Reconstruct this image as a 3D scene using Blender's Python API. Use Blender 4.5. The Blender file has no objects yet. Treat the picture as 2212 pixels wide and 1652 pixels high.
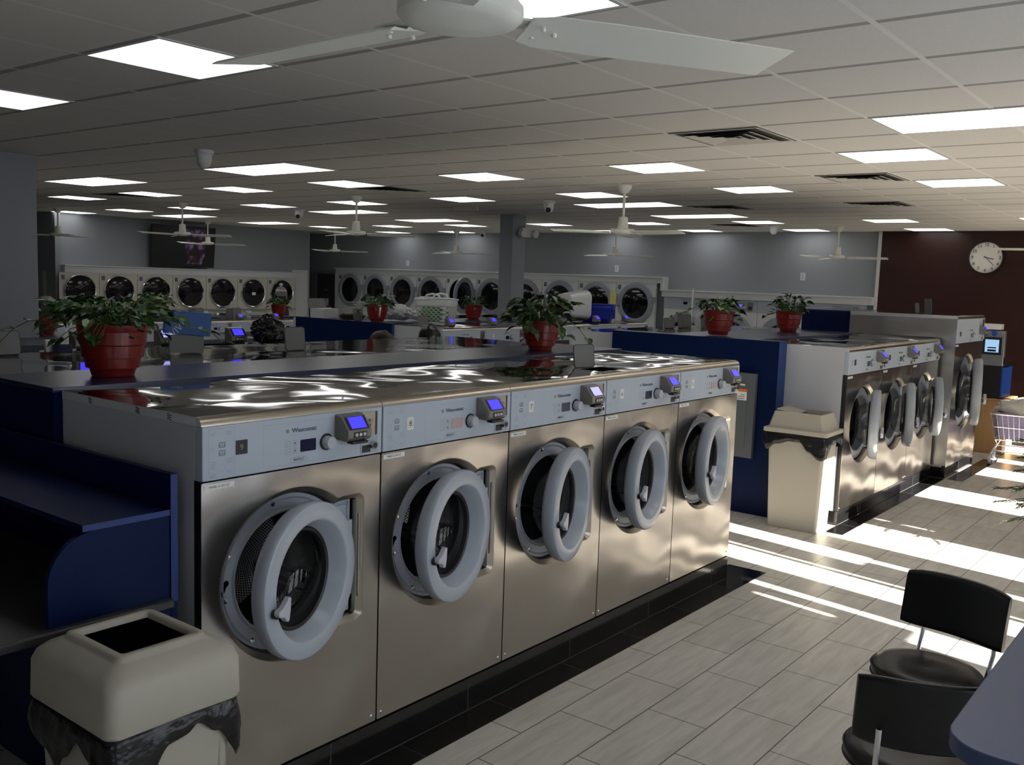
import bpy, bmesh, math, random
from mathutils import Vector, Matrix, noise
from mathutils.geometry import tessellate_polygon
PI = math.pi
random.seed(7)
scene = bpy.context.scene
COL = scene.collection
# ------------------------------------------------------------------ camera
YAW, PITCH, ROLL, FPX, EYE = .6626, -.1079, .0337, 2053.12, 2.0102
cam_data = bpy.data.cameras.new('camera'); cam = bpy.data.objects.new('camera', cam_data); COL.objects.link(cam)
cam_data.sensor_fit = 'HORIZONTAL'; cam_data.sensor_width = 36.0; cam_data.lens = FPX / 2212 * 36.0
cam_data.clip_start = .05; cam_data.clip_end = 200
fw = Vector((math.cos(PITCH)*math.cos(YAW), math.cos(PITCH)*math.sin(YAW), math.sin(PITCH)))
r0 = Vector((math.sin(YAW), -math.cos(YAW), 0)); u0 = r0.cross(fw)
rt = r0*math.cos(ROLL) + u0*math.sin(ROLL); up = -r0*math.sin(ROLL) + u0*math.cos(ROLL)
cam.matrix_world = Matrix(((rt.x, up.x, -fw.x, 0), (rt.y, up.y, -fw.y, 0), (rt.z, up.z, -fw.z, EYE), (0, 0, 0, 1)))
scene.camera = cam
# ------------------------------------------------------------------ light and exposure
vs = scene.view_settings
vs.view_transform = 'Standard'; vs.look = 'None'; vs.gamma = 1; vs.use_curve_mapping = False
vs.exposure = 0.1
PANEL_E = 2.6          # ceiling panel emission
SKY_E = .9; SUN_E = 34.0
SUN_DIR = Vector((.17, 1.0, -.41)).normalized()
world = bpy.data.worlds.new('world'); scene.world = world; world.use_nodes = True
wn = world.node_tree; bg = wn.nodes['Background']
bg.inputs[0].default_value = (.72, .83, 1.0, 1); bg.inputs[1].default_value = SKY_E
sun_d = bpy.data.lights.new('sun', 'SUN'); sun_d.energy = SUN_E; sun_d.angle = .009; sun_d.color = (1, .93, .82)
sun = bpy.data.objects.new('sun', sun_d); COL.objects.link(sun)
sun.rotation_euler = (-SUN_DIR).to_track_quat('Z', 'Y').to_euler()
cy = scene.cycles
cy.use_denoising = True; cy.max_bounces = 8; cy.diffuse_bounces = 5; cy.glossy_bounces = 4; cy.transmission_bounces = 6
cy.sample_clamp_indirect = 6.0; cy.caustics_reflective = False; cy.caustics_refractive = False
# ------------------------------------------------------------------ materials
def nmat(name):
    m = bpy.data.materials.new(name); m.use_nodes = True
    return m, m.node_tree, m.node_tree.nodes['Principled BSDF']
def N(nt, t, **k):
    n = nt.nodes.new(t)
    for a, b in k.items(): setattr(n, a, b)
    return n
def L(nt, a, b): nt.links.new(a, b)
def mat(name, col, rough=.5, metal=0.0, spec=None, emis=None, es=0.0, var=0.0, vscale=8, bump=0.0, bscale=30, bdist=.01, trans=0, coat=0, stretch=None, alpha=1):
    m, nt, b = nmat(name)
    b.inputs['Base Color'].default_value = (*col, 1); b.inputs['Roughness'].default_value = rough; b.inputs['Metallic'].default_value = metal
    if spec is not None: b.inputs['Specular IOR Level'].default_value = spec
    if emis: b.inputs['Emission Color'].default_value = (*emis, 1); b.inputs['Emission Strength'].default_value = es
    if trans: b.inputs['Transmission Weight'].default_value = trans
    if coat: b.inputs['Coat Weight'].default_value = coat; b.inputs['Coat Roughness'].default_value = .08
    if alpha < 1: b.inputs['Alpha'].default_value = alpha
    co = None
    if var or bump:
        co = N(nt, 'ShaderNodeTexCoord'); src = co.outputs['Object']
        if stretch:
            mp = N(nt, 'ShaderNodeMapping'); mp.inputs['Scale'].default_value = stretch; L(nt, src, mp.inputs[0]); src = mp.outputs[0]
    if var:
        n = N(nt, 'ShaderNodeTexNoise'); n.inputs['Scale'].default_value = vscale; n.inputs['Detail'].default_value = 5; L(nt, src, n.inputs['Vector'])
        r = N(nt, 'ShaderNodeMixRGB', blend_type='MULTIPLY'); r.inputs[0].default_value = 1; r.inputs[1].default_value = (*col, 1)
        mr = N(nt, 'ShaderNodeMapRange'); mr.inputs[3].default_value = 1-var; mr.inputs[4].default_value = 1+var
        L(nt, n.outputs[0], mr.inputs[0]); L(nt, mr.outputs[0], r.inputs[2]); L(nt, r.outputs[0], b.inputs['Base Color'])
    if bump:
        n = N(nt, 'ShaderNodeTexNoise'); n.inputs['Scale'].default_value = bscale; n.inputs['Detail'].default_value = 3; L(nt, src, n.inputs['Vector'])
        bp = N(nt, 'ShaderNodeBump'); bp.inputs['Strength'].default_value = bump; bp.inputs['Distance'].default_value = bdist
        L(nt, n.outputs[0], bp.inputs['Height']); L(nt, bp.outputs[0], b.inputs['Normal'])
    return m
def steel_brushed(name, col, rough):
    m, nt, b = nmat(name)
    b.inputs['Metallic'].default_value = 1; b.inputs['Base Color'].default_value = (*col, 1)
    co = N(nt, 'ShaderNodeTexCoord')
    mp = N(nt, 'ShaderNodeMapping'); mp.inputs['Scale'].default_value = (3, 3, 260); L(nt, co.outputs['Object'], mp.inputs[0])
    n = N(nt, 'ShaderNodeTexNoise'); n.inputs['Scale'].default_value = 3; n.inputs['Detail'].default_value = 4; L(nt, mp.outputs[0], n.inputs['Vector'])
    mr = N(nt, 'ShaderNodeMapRange'); mr.inputs[3].default_value = rough-.02; mr.inputs[4].default_value = rough+.04; L(nt, n.outputs[0], mr.inputs[0])
    L(nt, mr.outputs[0], b.inputs['Roughness'])
    n2 = N(nt, 'ShaderNodeTexNoise'); n2.inputs['Scale'].default_value = 2.3; n2.inputs['Detail'].default_value = .8; L(nt, co.outputs['Object'], n2.inputs['Vector'])
    bp = N(nt, 'ShaderNodeBump'); bp.inputs['Strength'].default_value = .7; bp.inputs['Distance'].default_value = .05; L(nt, n2.outputs[0], bp.inputs['Height'])
    b2 = N(nt, 'ShaderNodeBump'); b2.inputs['Strength'].default_value = .025; b2.inputs['Distance'].default_value = .0001; L(nt, n.outputs[0], b2.inputs['Height']); L(nt, bp.outputs[0], b2.inputs['Normal'])
    L(nt, b2.outputs[0], b.inputs['Normal'])
    return m
def steel_top(name):
    m, nt, b = nmat(name)
    b.inputs['Metallic'].default_value = 1; b.inputs['Base Color'].default_value = (.42, .42, .42, 1); b.inputs['Roughness'].default_value = .06
    co = N(nt, 'ShaderNodeTexCoord'); g = N(nt, 'ShaderNodeNewGeometry')
    n = N(nt, 'ShaderNodeTexNoise'); n.inputs['Scale'].default_value = 1.7; n.inputs['Detail'].default_value = .6; n.inputs['Distortion'].default_value = .3; L(nt, g.outputs['Position'], n.inputs['Vector'])
    bp = N(nt, 'ShaderNodeBump'); bp.inputs['Strength'].default_value = 1; bp.inputs['Distance'].default_value = .06; L(nt, n.outputs[0], bp.inputs['Height'])
    L(nt, bp.outputs[0], b.inputs['Normal'])
    return m
def ceiling_mat():
    m, nt, b = nmat('ceiling_tile'); b.inputs['Roughness'].default_value = .9; b.inputs['Specular IOR Level'].default_value = .2
    g = N(nt, 'ShaderNodeNewGeometry'); s = N(nt, 'ShaderNodeSeparateXYZ'); L(nt, g.outputs['Position'], s.inputs[0])
    outs = []
    for ax, off, wd in ((0, 4.0234, .020), (1, 2.3587, .012)):
        a = N(nt, 'ShaderNodeMath', operation='SUBTRACT'); L(nt, s.outputs[ax], a.inputs[0]); a.inputs[1].default_value = off - 60.9
        d = N(nt, 'ShaderNodeMath', operation='DIVIDE'); L(nt, a.outputs[0], d.inputs[0]); d.inputs[1].default_value = .609
        f = N(nt, 'ShaderNodeMath', operation='FRACT'); L(nt, d.outputs[0], f.inputs[0])
        p = N(nt, 'ShaderNodeMath', operation='PINGPONG'); L(nt, f.outputs[0], p.inputs[0]); p.inputs[1].default_value = .5
        l = N(nt, 'ShaderNodeMath', operation='LESS_THAN'); L(nt, p.outputs[0], l.inputs[0]); l.inputs[1].default_value = wd/.609
        outs.append((l, p))
    n = N(nt, 'ShaderNodeTexNoise'); n.inputs['Scale'].default_value = 60; n.inputs['Detail'].default_value = 3; L(nt, g.outputs['Position'], n.inputs['Vector'])
    mr = N(nt, 'ShaderNodeMapRange'); mr.inputs[3].default_value = .93; mr.inputs[4].default_value = 1.05; L(nt, n.outputs[0], mr.inputs[0])
    c0 = N(nt, 'ShaderNodeMixRGB', blend_type='MULTIPLY'); c0.inputs[0].default_value = 1; c0.inputs[1].default_value = (.72, .70, .66, 1); L(nt, mr.outputs[0], c0.inputs[2])
    c1 = N(nt, 'ShaderNodeMixRGB'); L(nt, outs[0][0].outputs[0], c1.inputs[0]); L(nt, c0.outputs[0], c1.inputs[1]); c1.inputs[2].default_value = (.36, .35, .33, 1)  # bars along one axis painted dark, their shadow put into the colour
    c2 = N(nt, 'ShaderNodeMixRGB'); L(nt, outs[1][0].outputs[0], c2.inputs[0]); L(nt, c1.outputs[0], c2.inputs[1]); c2.inputs[2].default_value = (.80, .78, .74, 1)
    L(nt, c2.outputs[0], b.inputs['Base Color'])
    return m
def floor_mat():
    m, nt, b = nmat('floor_tile')
    g = N(nt, 'ShaderNodeNewGeometry')
    mp = N(nt, 'ShaderNodeMapping'); mp.inputs['Location'].default_value = (30-3.25, 30.3-2.115, 0); L(nt, g.outputs['Position'], mp.inputs[0])
    br = N(nt, 'ShaderNodeTexBrick'); br.offset = .5; br.offset_frequency = 2; br.squash = 1
    for k, v in (('Scale', 1), ('Mortar Size', .0028), ('Mortar Smooth', 0), ('Bias', 0), ('Brick Width', .6), ('Row Height', .303)): br.inputs[k].default_value = v
    br.inputs['Color1'].default_value = (.74, .705, .65, 1); br.inputs['Color2'].default_value = (.66, .63, .58, 1); br.inputs['Mortar'].default_value = (.12, .11, .09, 1)
    L(nt, mp.outputs[0], br.inputs['Vector'])
    m2 = N(nt, 'ShaderNodeMapping'); m2.inputs['Scale'].default_value = (1.1, 9, 1); m2.inputs['Rotation'].default_value = (0, 0, .12); L(nt, g.outputs['Position'], m2.inputs[0])
    n = N(nt, 'ShaderNodeTexNoise'); n.inputs['Scale'].default_value = 2.4; n.inputs['Detail'].default_value = 6; n.inputs['Distortion'].default_value = .6; L(nt, m2.outputs[0], n.inputs['Vector'])
    mr = N(nt, 'ShaderNodeMapRange'); mr.inputs[1].default_value = .3; mr.inputs[2].default_value = .7; mr.inputs[3].default_value = .84; mr.inputs[4].default_value = 1.1; L(nt, n.outputs[0], mr.inputs[0])
    mx = N(nt, 'ShaderNodeMixRGB', blend_type='MULTIPLY'); mx.inputs[0].default_value = 1; L(nt, br.outputs['Color'], mx.inputs[1]); L(nt, mr.outputs[0], mx.inputs[2])
    L(nt, mx.outputs[0], b.inputs['Base Color'])
    b.inputs['Roughness'].default_value = .33
    bp = N(nt, 'ShaderNodeBump'); bp.inputs['Strength'].default_value = .5; bp.inputs['Distance'].default_value = .002; bp.invert = True; L(nt, br.outputs['Fac'], bp.inputs['Height']); L(nt, bp.outputs[0], b.inputs['Normal'])
    return m
def drum_mat():
    m, nt, b = nmat('perforated_drum_steel'); b.inputs['Metallic'].default_value = .9; b.inputs['Roughness'].default_value = .35
    uv = N(nt, 'ShaderNodeUVMap'); ds = []
    for off in (0, .5):
        a = N(nt, 'ShaderNodeVectorMath', operation='ADD'); a.inputs[1].default_value = (off, off, 0); L(nt, uv.outputs[0], a.inputs[0])
        f = N(nt, 'ShaderNodeVectorMath', operation='FRACTION'); L(nt, a.outputs[0], f.inputs[0])
        s = N(nt, 'ShaderNodeVectorMath', operation='SUBTRACT'); s.inputs[1].default_value = (.5, .5, 0); L(nt, f.outputs[0], s.inputs[0])
        ln = N(nt, 'ShaderNodeVectorMath', operation='LENGTH'); L(nt, s.outputs[0], ln.inputs[0]); ds.append(ln)
    mn = N(nt, 'ShaderNodeMath', operation='MINIMUM'); L(nt, ds[0].outputs['Value'], mn.inputs[0]); L(nt, ds[1].outputs['Value'], mn.inputs[1])
    lt = N(nt, 'ShaderNodeMath', operation='LESS_THAN'); lt.inputs[1].default_value = .24; L(nt, mn.outputs[0], lt.inputs[0])
    mx = N(nt, 'ShaderNodeMixRGB'); L(nt, lt.outputs[0], mx.inputs[0]); mx.inputs[1].default_value = (.30, .31, .33, 1); mx.inputs[2].default_value = (.004, .004, .005, 1)
    L(nt, mx.outputs[0], b.inputs['Base Color'])
    return m
def leaf_mat():
    m, nt, b = nmat('pothos_leaf'); b.inputs['Roughness'].default_value = .38
    co = N(nt, 'ShaderNodeTexCoord'); n = N(nt, 'ShaderNodeTexNoise'); n.inputs['Scale'].default_value = 22; n.inputs['Detail'].default_value = 4; L(nt, co.outputs['Object'], n.inputs['Vector'])
    r = N(nt, 'ShaderNodeValToRGB'); e = r.color_ramp.elements
    e[0].position = .35; e[0].color = (.010, .040, .010, 1); e[1].position = .70; e[1].color = (.30, .34, .10, 1)
    x = e.new(.58); x.color = (.026, .085, .018, 1)
    L(nt, n.outputs[0], r.inputs[0]); L(nt, r.outputs[0], b.inputs['Base Color'])
    return m
def redwood_mat():
    m, nt, b = nmat('dark_red_laminate'); b.inputs['Roughness'].default_value = .35
    g = N(nt, 'ShaderNodeNewGeometry'); mp = N(nt, 'ShaderNodeMapping'); mp.inputs['Scale'].default_value = (1, .8, 14); L(nt, g.outputs['Position'], mp.inputs[0])
    n = N(nt, 'ShaderNodeTexNoise'); n.inputs['Scale'].default_value = 2; n.inputs['Detail'].default_value = 6; L(nt, mp.outputs[0], n.inputs['Vector'])
    r = N(nt, 'ShaderNodeValToRGB'); r.color_ramp.elements[0].color = (.011, .0022, .002, 1); r.color_ramp.elements[1].color = (.040, .007, .005, 1)
    L(nt, n.outputs[0], r.inputs[0]); L(nt, r.outputs[0], b.inputs['Base Color'])
    return m
def screen_mat():
    m, nt, b = nmat('television_picture'); co = N(nt, 'ShaderNodeTexCoord')
    n = N(nt, 'ShaderNodeTexNoise'); n.inputs['Scale'].default_value = 9; n.inputs['Detail'].default_value = 4; L(nt, co.outputs['Object'], n.inputs['Vector'])
    r = N(nt, 'ShaderNodeValToRGB'); e = r.color_ramp.elements; e[0].position = .42; e[0].color = (.002, .001, .002, 1); e[1].position = .68; e[1].color = (.16, .12, .26, 1)
    x = e.new(.52); x.color = (.03, .006, .012, 1)
    L(nt, n.outputs[0], r.inputs[0]); b.inputs['Base Color'].default_value = (.005, .005, .006, 1)
    L(nt, r.outputs[0], b.inputs['Emission Color']); b.inputs['Emission Strength'].default_value = .35
    return m
M = dict(
 steel=steel_brushed('brushed_steel_front', (.47, .44, .41), .20), top=steel_top('polished_steel_top'),
 trimsteel=mat('satin_steel_edge', (.50, .45, .38), .28, 1.0), chrome=mat('chrome', (.75, .75, .76), .12, 1.0), sidesteel=steel_brushed('stainless_side', (.55, .55, .54), .3),
 panel=mat('blue_grey_plastic_fascia', (.42, .48, .56), .38, 0, var=.02), ring=mat('grey_plastic_door', (.38, .42, .48), .26), casting=mat('grey_painted_casting', (.36, .40, .47), .33),
 ink=mat('dark_grey_print', (.10, .13, .18), .5), inkl=mat('pale_grey_print', (.26, .31, .37), .5), black=mat('black_plastic', (.012, .012, .014), .35), rubber=mat('black_rubber', (.01, .01, .012), .45),
 drum=drum_mat(), white=mat('white_paint', (.62, .64, .66), .45), side=mat('grey_white_enamel', (.50, .52, .56), .4, var=.03, vscale=2), sticker=mat('white_sticker', (.78, .78, .76), .5),
 reader=mat('taupe_metal_housing', (.20, .19, .17), .35, .3), lcd_blue=mat('blue_lit_display', (.01, .01, .1), .3, emis=(.06, .05, 1.0), es=1.1), lcd_white=mat('pale_lit_display', (.3, .3, .6), .3, emis=(.42, .42, 1.0), es=.95),
 lcd_dark=mat('dark_navy_display', (.006, .006, .04), .12), lcd_pink=mat('reflective_pale_display', (.5, .38, .36), .15), lcd_grey=mat('slate_display', (.07, .08, .14), .1),
 knob=mat('pale_grey_knob', (.46, .48, .54), .35), coin=mat('worn_steel_plate', (.42, .38, .33), .3, 1.0),
 glass=mat('dark_bowl_glass', (.02, .022, .025), .03, 0, spec=.9, alpha=.42), dglass=mat('smoked_dryer_glass', (.006, .006, .008), .08, 0),
 blue=mat('navy_laminate', (.0018, .010, .055), .45, spec=.14, var=.05, vscale=3), bluetop=mat('navy_laminate_top', (.014, .024, .075), .27, spec=.6), bluee=mat('blue_edge_band_and_lit_side', (.006, .033, .17), .4), bluegrey=mat('blue_grey_counter_laminate', (.06, .075, .12), .3),
 greyedge=mat('grey_counter_edge', (.045, .045, .05), .4), red=mat('glossy_red_plastic', (.21, .012, .008), .28, var=.05), soil=mat('potting_soil', (.02, .013, .008), .9), leaf=leaf_mat(), stem=mat('green_stem', (.10, .16, .04), .5),
 beige=mat('beige_bin_plastic', (.43, .405, .34), .5, bump=.12, bscale=260, bdist=.002), bag=mat('black_bin_liner', (.008, .008, .010), .27, spec=.45, bump=.45, bscale=18, bdist=.02), hole=mat('black_opening_shade', (.001, .001, .001), 1, spec=0),  # hole: flat black that paints the shade inside openings
 wall=mat('grey_wall_paint', (.30, .325, .355), .6, bump=.05, bscale=140), walld2=mat('charcoal_wall_paint', (.07, .075, .085), .6), walld=mat('dark_grey_wall_paint', (.17, .18, .20), .6), fascia=mat('white_fascia_board', (.60, .62, .63), .45),
 cream=mat('cream_enamel', (.56, .54, .46), .4), dwhite=mat('white_enamel', (.62, .64, .64), .35), dring=mat('grey_dryer_door', (.25, .28, .33), .35),
 ceil=ceiling_mat(), floor=floor_mat(), btile=mat('polished_black_tile', (.007, .007, .008), .12, spec=.6), redwood=redwood_mat(), grout=mat('grey_grout', (.06, .06, .06), .7),
 lamp=mat('lit_ceiling_panel', (.8, .8, .8), .5, emis=(1, .985, .95), es=PANEL_E), lampframe=mat('white_light_frame', (.6, .6, .58), .5), fan=mat('white_fan_enamel', (.86, .87, .80), .3), ventd=mat('dark_vent_gap', (.03, .028, .025), .8), ventw=mat('off_white_vent_metal', (.60, .58, .53), .5),
 vinyl=mat('black_vinyl', (.008, .008, .009), .30, spec=.35, bump=.15, bscale=320, bdist=.001), table=mat('blue_laminate_table', (.036, .066, .16), .34, var=.05, vscale=60), film=mat('clear_film', (.75, .76, .78), .25, bump=.9, bscale=9, bdist=.05, alpha=.75),
 wplastic=mat('white_plastic', (.72, .74, .75), .35), bplastic=mat('bright_blue_plastic', (.012, .03, .45), .35), green=mat('green_cloth', (.05, .30, .06), .8), yellow=mat('yellow_paper', (.62, .60, .22), .6), orange=mat('orange_label', (.75, .16, .03), .5),
 box_blue=mat('blue_detergent_box', (.010, .085, .33), .4), egrey=mat('grey_electrical_steel', (.10, .115, .125), .45), wood=mat('pale_wood', (.50, .30, .13), .45, var=.15, vscale=3, stretch=(8, 8, 1)), kiosk=mat('grey_kiosk_steel', (.33, .34, .35), .3, .7), kblue=mat('kiosk_blue', (.01, .07, .42), .4),
 screenk=mat('kiosk_screen', (.1, .2, .4), .2, emis=(.45, .7, 1.0), es=.7), skin=mat('skin', (.50, .27, .18), .5), hairb=mat('brown_hair', (.045, .022, .012), .6, bump=.8, bscale=40, stretch=(1, 1, .15)), hairk=mat('black_hair', (.006, .006, .008), .32, bump=.5, bscale=60, stretch=(1, 1, .1)),
 cloth=mat('dark_cloth', (.02, .02, .025), .85), knit=mat('grey_knit', (.22, .22, .23), .9, bump=.5, bscale=90), knitw=mat('white_knit', (.65, .65, .64), .9), needle=mat('pine_needles', (.018, .05, .018), .7), bark=mat('bark', (.05, .035, .02), .9), tv=screen_mat(),
 purple=mat('lilac_cloth', (.40, .34, .55), .8, bump=.6, bscale=12), quilt=mat('cream_cloth', (.62, .60, .55), .85, bump=.6, bscale=10), asphalt=mat('outdoor_paving', (.26, .25, .23), .9), glowfilm=None, petal=mat('white_petal', (.7, .72, .68), .5), lid=mat('grey_plastic_lid', (.17, .17, .17), .45))
m, nt, b = nmat('added_glow_film'); b.inputs['Base Color'].default_value = (.6, .63, .66, 1); b.inputs['Roughness'].default_value = .6
tr = N(nt, 'ShaderNodeBsdfTranslucent'); tr.inputs[0].default_value = (.58, .62, .68, 1); mx = N(nt, 'ShaderNodeMixShader'); mx.inputs[0].default_value = .8
L(nt, b.outputs[0], mx.inputs[1]); L(nt, tr.outputs[0], mx.inputs[2]); L(nt, mx.outputs[0], nt.nodes['Material Output'].inputs[0]); M['glowfilm'] = m
# ------------------------------------------------------------------ mesh helpers
class MB:
    def __init__(s): s.v = []; s.f = []; s.m = []; s.uv = {}; s.X = Matrix()
    def av(s, p): s.v.append(s.X @ Vector(p)); return len(s.v)-1
    def poly(s, pts, mi=0, uv=None):
        i = [s.av(p) for p in pts]; s.f.append(i); s.m.append(mi)
        if uv: s.uv[len(s.f)-1] = uv
    def box(s, x0, x1, y0, y1, z0, z1, mi=0):
        b = [s.av(p) for p in ((x0,y0,z0),(x1,y0,z0),(x1,y1,z0),(x0,y1,z0),(x0,y0,z1),(x1,y0,z1),(x1,y1,z1),(x0,y1,z1))]
        for q in ((0,3,2,1),(4,5,6,7),(0,1,5,4),(1,2,6,5),(2,3,7,6),(3,0,4,7)): s.f.append([b[k] for k in q]); s.m.append(mi)
        return s
    def loft(s, rings, mi=0, cap0=True, cap1=True, closed=True):
        idx = [[s.av(p) for p in r] for r in rings]; n = len(idx[0])
        for a, b in zip(idx, idx[1:]):
            for k in range(n if closed else n-1):
                s.f.append([a[k], a[(k+1) % n], b[(k+1) % n], b[k]]); s.m.append(mi)
        if cap0: s.f.append(idx[0][::-1]); s.m.append(mi)
        if cap1: s.f.append(idx[-1]); s.m.append(mi)
        return s
    def tube(s, p0, p1, r0, r1=None, n=12, mi=0, cap=True):
        p0 = Vector(p0); p1 = Vector(p1); r1 = r0 if r1 is None else r1
        d = (p1-p0).normalized(); a = d.orthogonal().normalized(); b = d.cross(a)
        R = lambda c, r: [c + a*math.cos(2*PI*k/n)*r + b*math.sin(2*PI*k/n)*r for k in range(n)]
        return s.loft([R(p0, r0), R(p1, r1)], mi, cap, cap)
    def path(s, pts, r, n=8, mi=0):
        pts = [Vector(p) for p in pts]; rings = []; a = None
        for i, p in enumerate(pts):
            d = (pts[min(i+1, len(pts)-1)] - pts[max(i-1, 0)]).normalized()
            a = d.orthogonal().normalized() if a is None else (a - d*a.dot(d)).normalized()
            b = d.cross(a); rr = r[i] if isinstance(r, (list, tuple)) else r
            rings.append([p + a*math.cos(2*PI*k/n)*rr + b*math.sin(2*PI*k/n)*rr for k in range(n)])
        return s.loft(rings, mi)
    def lathe(s, prof, c=(0,0,0), ax='Z', n=32, mi=0, uvk=None, cap=False):
        # prof: list of (radius, height along axis)
        c = Vector(c); P = {'Z': lambda r, h, t: Vector((r*math.cos(t), r*math.sin(t), h)), 'Y': lambda r, h, t: Vector((r*math.cos(t), h, r*math.sin(t))), 'X': lambda r, h, t: Vector((h, r*math.cos(t), r*math.sin(t)))}[ax]
        rings = [[s.av(c + P(r, h, 2*PI*k/n)) for k in range(n)] for r, h in prof]
        acc = 0
        for j, (a, b) in enumerate(zip(rings, rings[1:])):
            d = math.hypot(prof[j+1][0]-prof[j][0], prof[j+1][1]-prof[j][1])
            for k in range(n):
                s.f.append([a[k], a[(k+1) % n], b[(k+1) % n], b[k]]); s.m.append(mi)
                if uvk:
                    cu, cv = uvk; s.uv[len(s.f)-1] = [(k/n*cu, acc*cv), ((k+1)/n*cu, acc*cv), ((k+1)/n*cu, (acc+d)*cv), (k/n*cu, (acc+d)*cv)]
            acc += d
        if cap: s.f.append(rings[0][::-1]); s.m.append(mi); s.f.append(rings[-1]); s.m.append(mi)
        return s
    def plate(s, outer, holes, y0, y1, mi=0, mis=None):
        # plate in the XZ plane between y0 (front) and y1 (back) with holes
        loops = [outer] + holes; flat = [p for l in loops for p in l]
        tris = tessellate_polygon([[Vector((p[0], p[1], 0)) for p in l] for l in loops])
        fi = [s.av((p[0], y0, p[1])) for p in flat]; bi = [s.av((p[0], y1, p[1])) for p in flat]
        for t in tris:
            s.f.append([fi[k] for k in t]); s.m.append(mi); s.f.append([bi[k] for k in t][::-1]); s.m.append(mi)
        o = 0
        for l in loops:
            n = len(l)
            for k in range(n): s.f.append([fi[o+k], fi[o+(k+1) % n], bi[o+(k+1) % n], bi[o+k]]); s.m.append(mi if mis is None else mis)
            o += n
        return s
    def ball(s, c, r, mi=0, n=12, sc=(1, 1, 1), nz=0, seed=0):
        c = Vector(c); rings = []
        for j in range(1, n):
            t = PI*j/n; ring = []
            for k in range(n*2):
                a = PI*k/n; d = Vector((math.sin(t)*math.cos(a), math.sin(t)*math.sin(a), math.cos(t)))
                q = r*(1 + (nz*noise.noise(d*2.3+Vector((seed, 0, 0))) + nz*.4*noise.noise(d*6+Vector((seed, 3, 0))) if nz else 0))
                ring.append(c + Vector((d.x*sc[0], d.y*sc[1], d.z*sc[2]))*q)
            rings.append(ring)
        s.loft(rings, mi); return s
    def build(s, name, mats, parent=None, smooth=35, bevel=0, seg=2, loc=None):
        me = bpy.data.meshes.new(name); me.from_pydata([tuple(p) for p in s.v], [], s.f)
        mats = mats if isinstance(mats, (list, tuple)) else [mats]
        for q in mats: me.materials.append(M[q] if isinstance(q, str) else q)
        for p, mi in zip(me.polygons, s.m): p.material_index = mi
        if s.uv:
            ul = me.uv_layers.new(name='UVMap')
            for fi, uv in s.uv.items():
                for li, c in zip(me.polygons[fi].loop_indices, uv): ul.data[li].uv = c
        bm = bmesh.new(); bm.from_mesh(me); bmesh.ops.recalc_face_normals(bm, faces=bm.faces); bm.to_mesh(me); bm.free()
        if smooth:
            for p in me.polygons: p.use_smooth = True
            me.set_sharp_from_angle(angle=math.radians(smooth))
        o = bpy.data.objects.new(name, me); COL.objects.link(o)
        if parent is not None: o.parent = parent
        if loc: o.location = loc
        if bevel:
            md = o.modifiers.new('edge', 'BEVEL'); md.width = bevel; md.segments = seg; md.limit_method = 'ANGLE'; md.angle_limit = math.radians(40); md.harden_normals = False
        return o
def tag(o, label=None, cat=None, group=None, kind=None):
    if label: o['label'] = label
    if cat: o['category'] = cat
    if group: o['group'] = group
    if kind: o['kind'] = kind
    return o
def thing(name, label, cat, loc=(0,0,0), rz=0, group=None, sc=1):
    o = bpy.data.objects.new(name, None); COL.objects.link(o); o.empty_display_size = .1
    o.location = loc; o.rotation_euler = (0, 0, rz); o.scale = (sc, sc, sc) if not isinstance(sc, tuple) else sc
    return tag(o, label, cat, group)
KIDS = {}
def dup(o, parent=None, loc=None, rz=None, label=None, group=None, sc=None):
    kids = list(o.children)
    c = o.copy(); COL.objects.link(c)
    if parent is not None: c.parent = parent
    for k in kids: dup(k, c)
    if loc is not None: c.location = loc
    if rz is not None: c.rotation_euler = (0, 0, rz)
    if label: c['label'] = label
    if group: c['group'] = group
    if sc is not None: c.scale = sc if isinstance(sc, tuple) else (sc,)*3
    return c
def wipe(o):
    for k in list(o.children): wipe(k)
    bpy.data.objects.remove(o)
def struct(name, mb, mats, **k):
    o = mb.build(name, mats, **k); o['kind'] = 'structure'; return o
FONT = None
def text(name, s, size, m, parent, loc, rot=(PI/2, 0, 0), ext=.0006, align='CENTER', bold=0.0, sx=1):
    c = bpy.data.curves.new(name, 'FONT'); c.body = s; c.size = size; c.extrude = ext; c.align_x = align; c.align_y = 'CENTER'; c.offset = bold; c.resolution_u = 3
    t = bpy.data.objects.new(name, c); me = bpy.data.meshes.new_from_object(t); bpy.data.objects.remove(t); bpy.data.curves.remove(c)
    me.materials.clear(); me.materials.append(M[m]); o = bpy.data.objects.new(name, me); COL.objects.link(o); o.parent = parent; o.location = loc; o.rotation_euler = rot; o.scale = (sx, 1, 1)
    return o
def rrect(x0, x1, z0, z1, r, n=5):
    P = []
    for cx, cz, a in ((x1-r, z1-r, 0), (x0+r, z1-r, 90), (x0+r, z0+r, 180), (x1-r, z0+r, 270)):
        for k in range(n+1): t = math.radians(a+90*k/n); P.append((cx+r*math.cos(t), cz+r*math.sin(t)))
    return P
def circ(cx, cz, r, n=48): return [(cx+r*math.cos(2*PI*k/n), cz+r*math.sin(2*PI*k/n)) for k in range(n)]
def inset(P, d):
    out = []; n = len(P)
    A = sum(P[i][0]*P[(i+1) % n][1]-P[(i+1) % n][0]*P[i][1] for i in range(n)); sg = 1 if A > 0 else -1
    for i in range(n):
        a = Vector(P[i-1]); b = Vector(P[i]); c = Vector(P[(i+1) % n]); e = (b-a).normalized(); f = (c-b).normalized()
        n1 = Vector((-e.y, e.x))*sg; n2 = Vector((-f.y, f.x))*sg; m_ = (n1+n2); m_ = m_/max(m_.length_squared, .8)*2
        out.append(tuple(b+m_*d))
    return out
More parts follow.
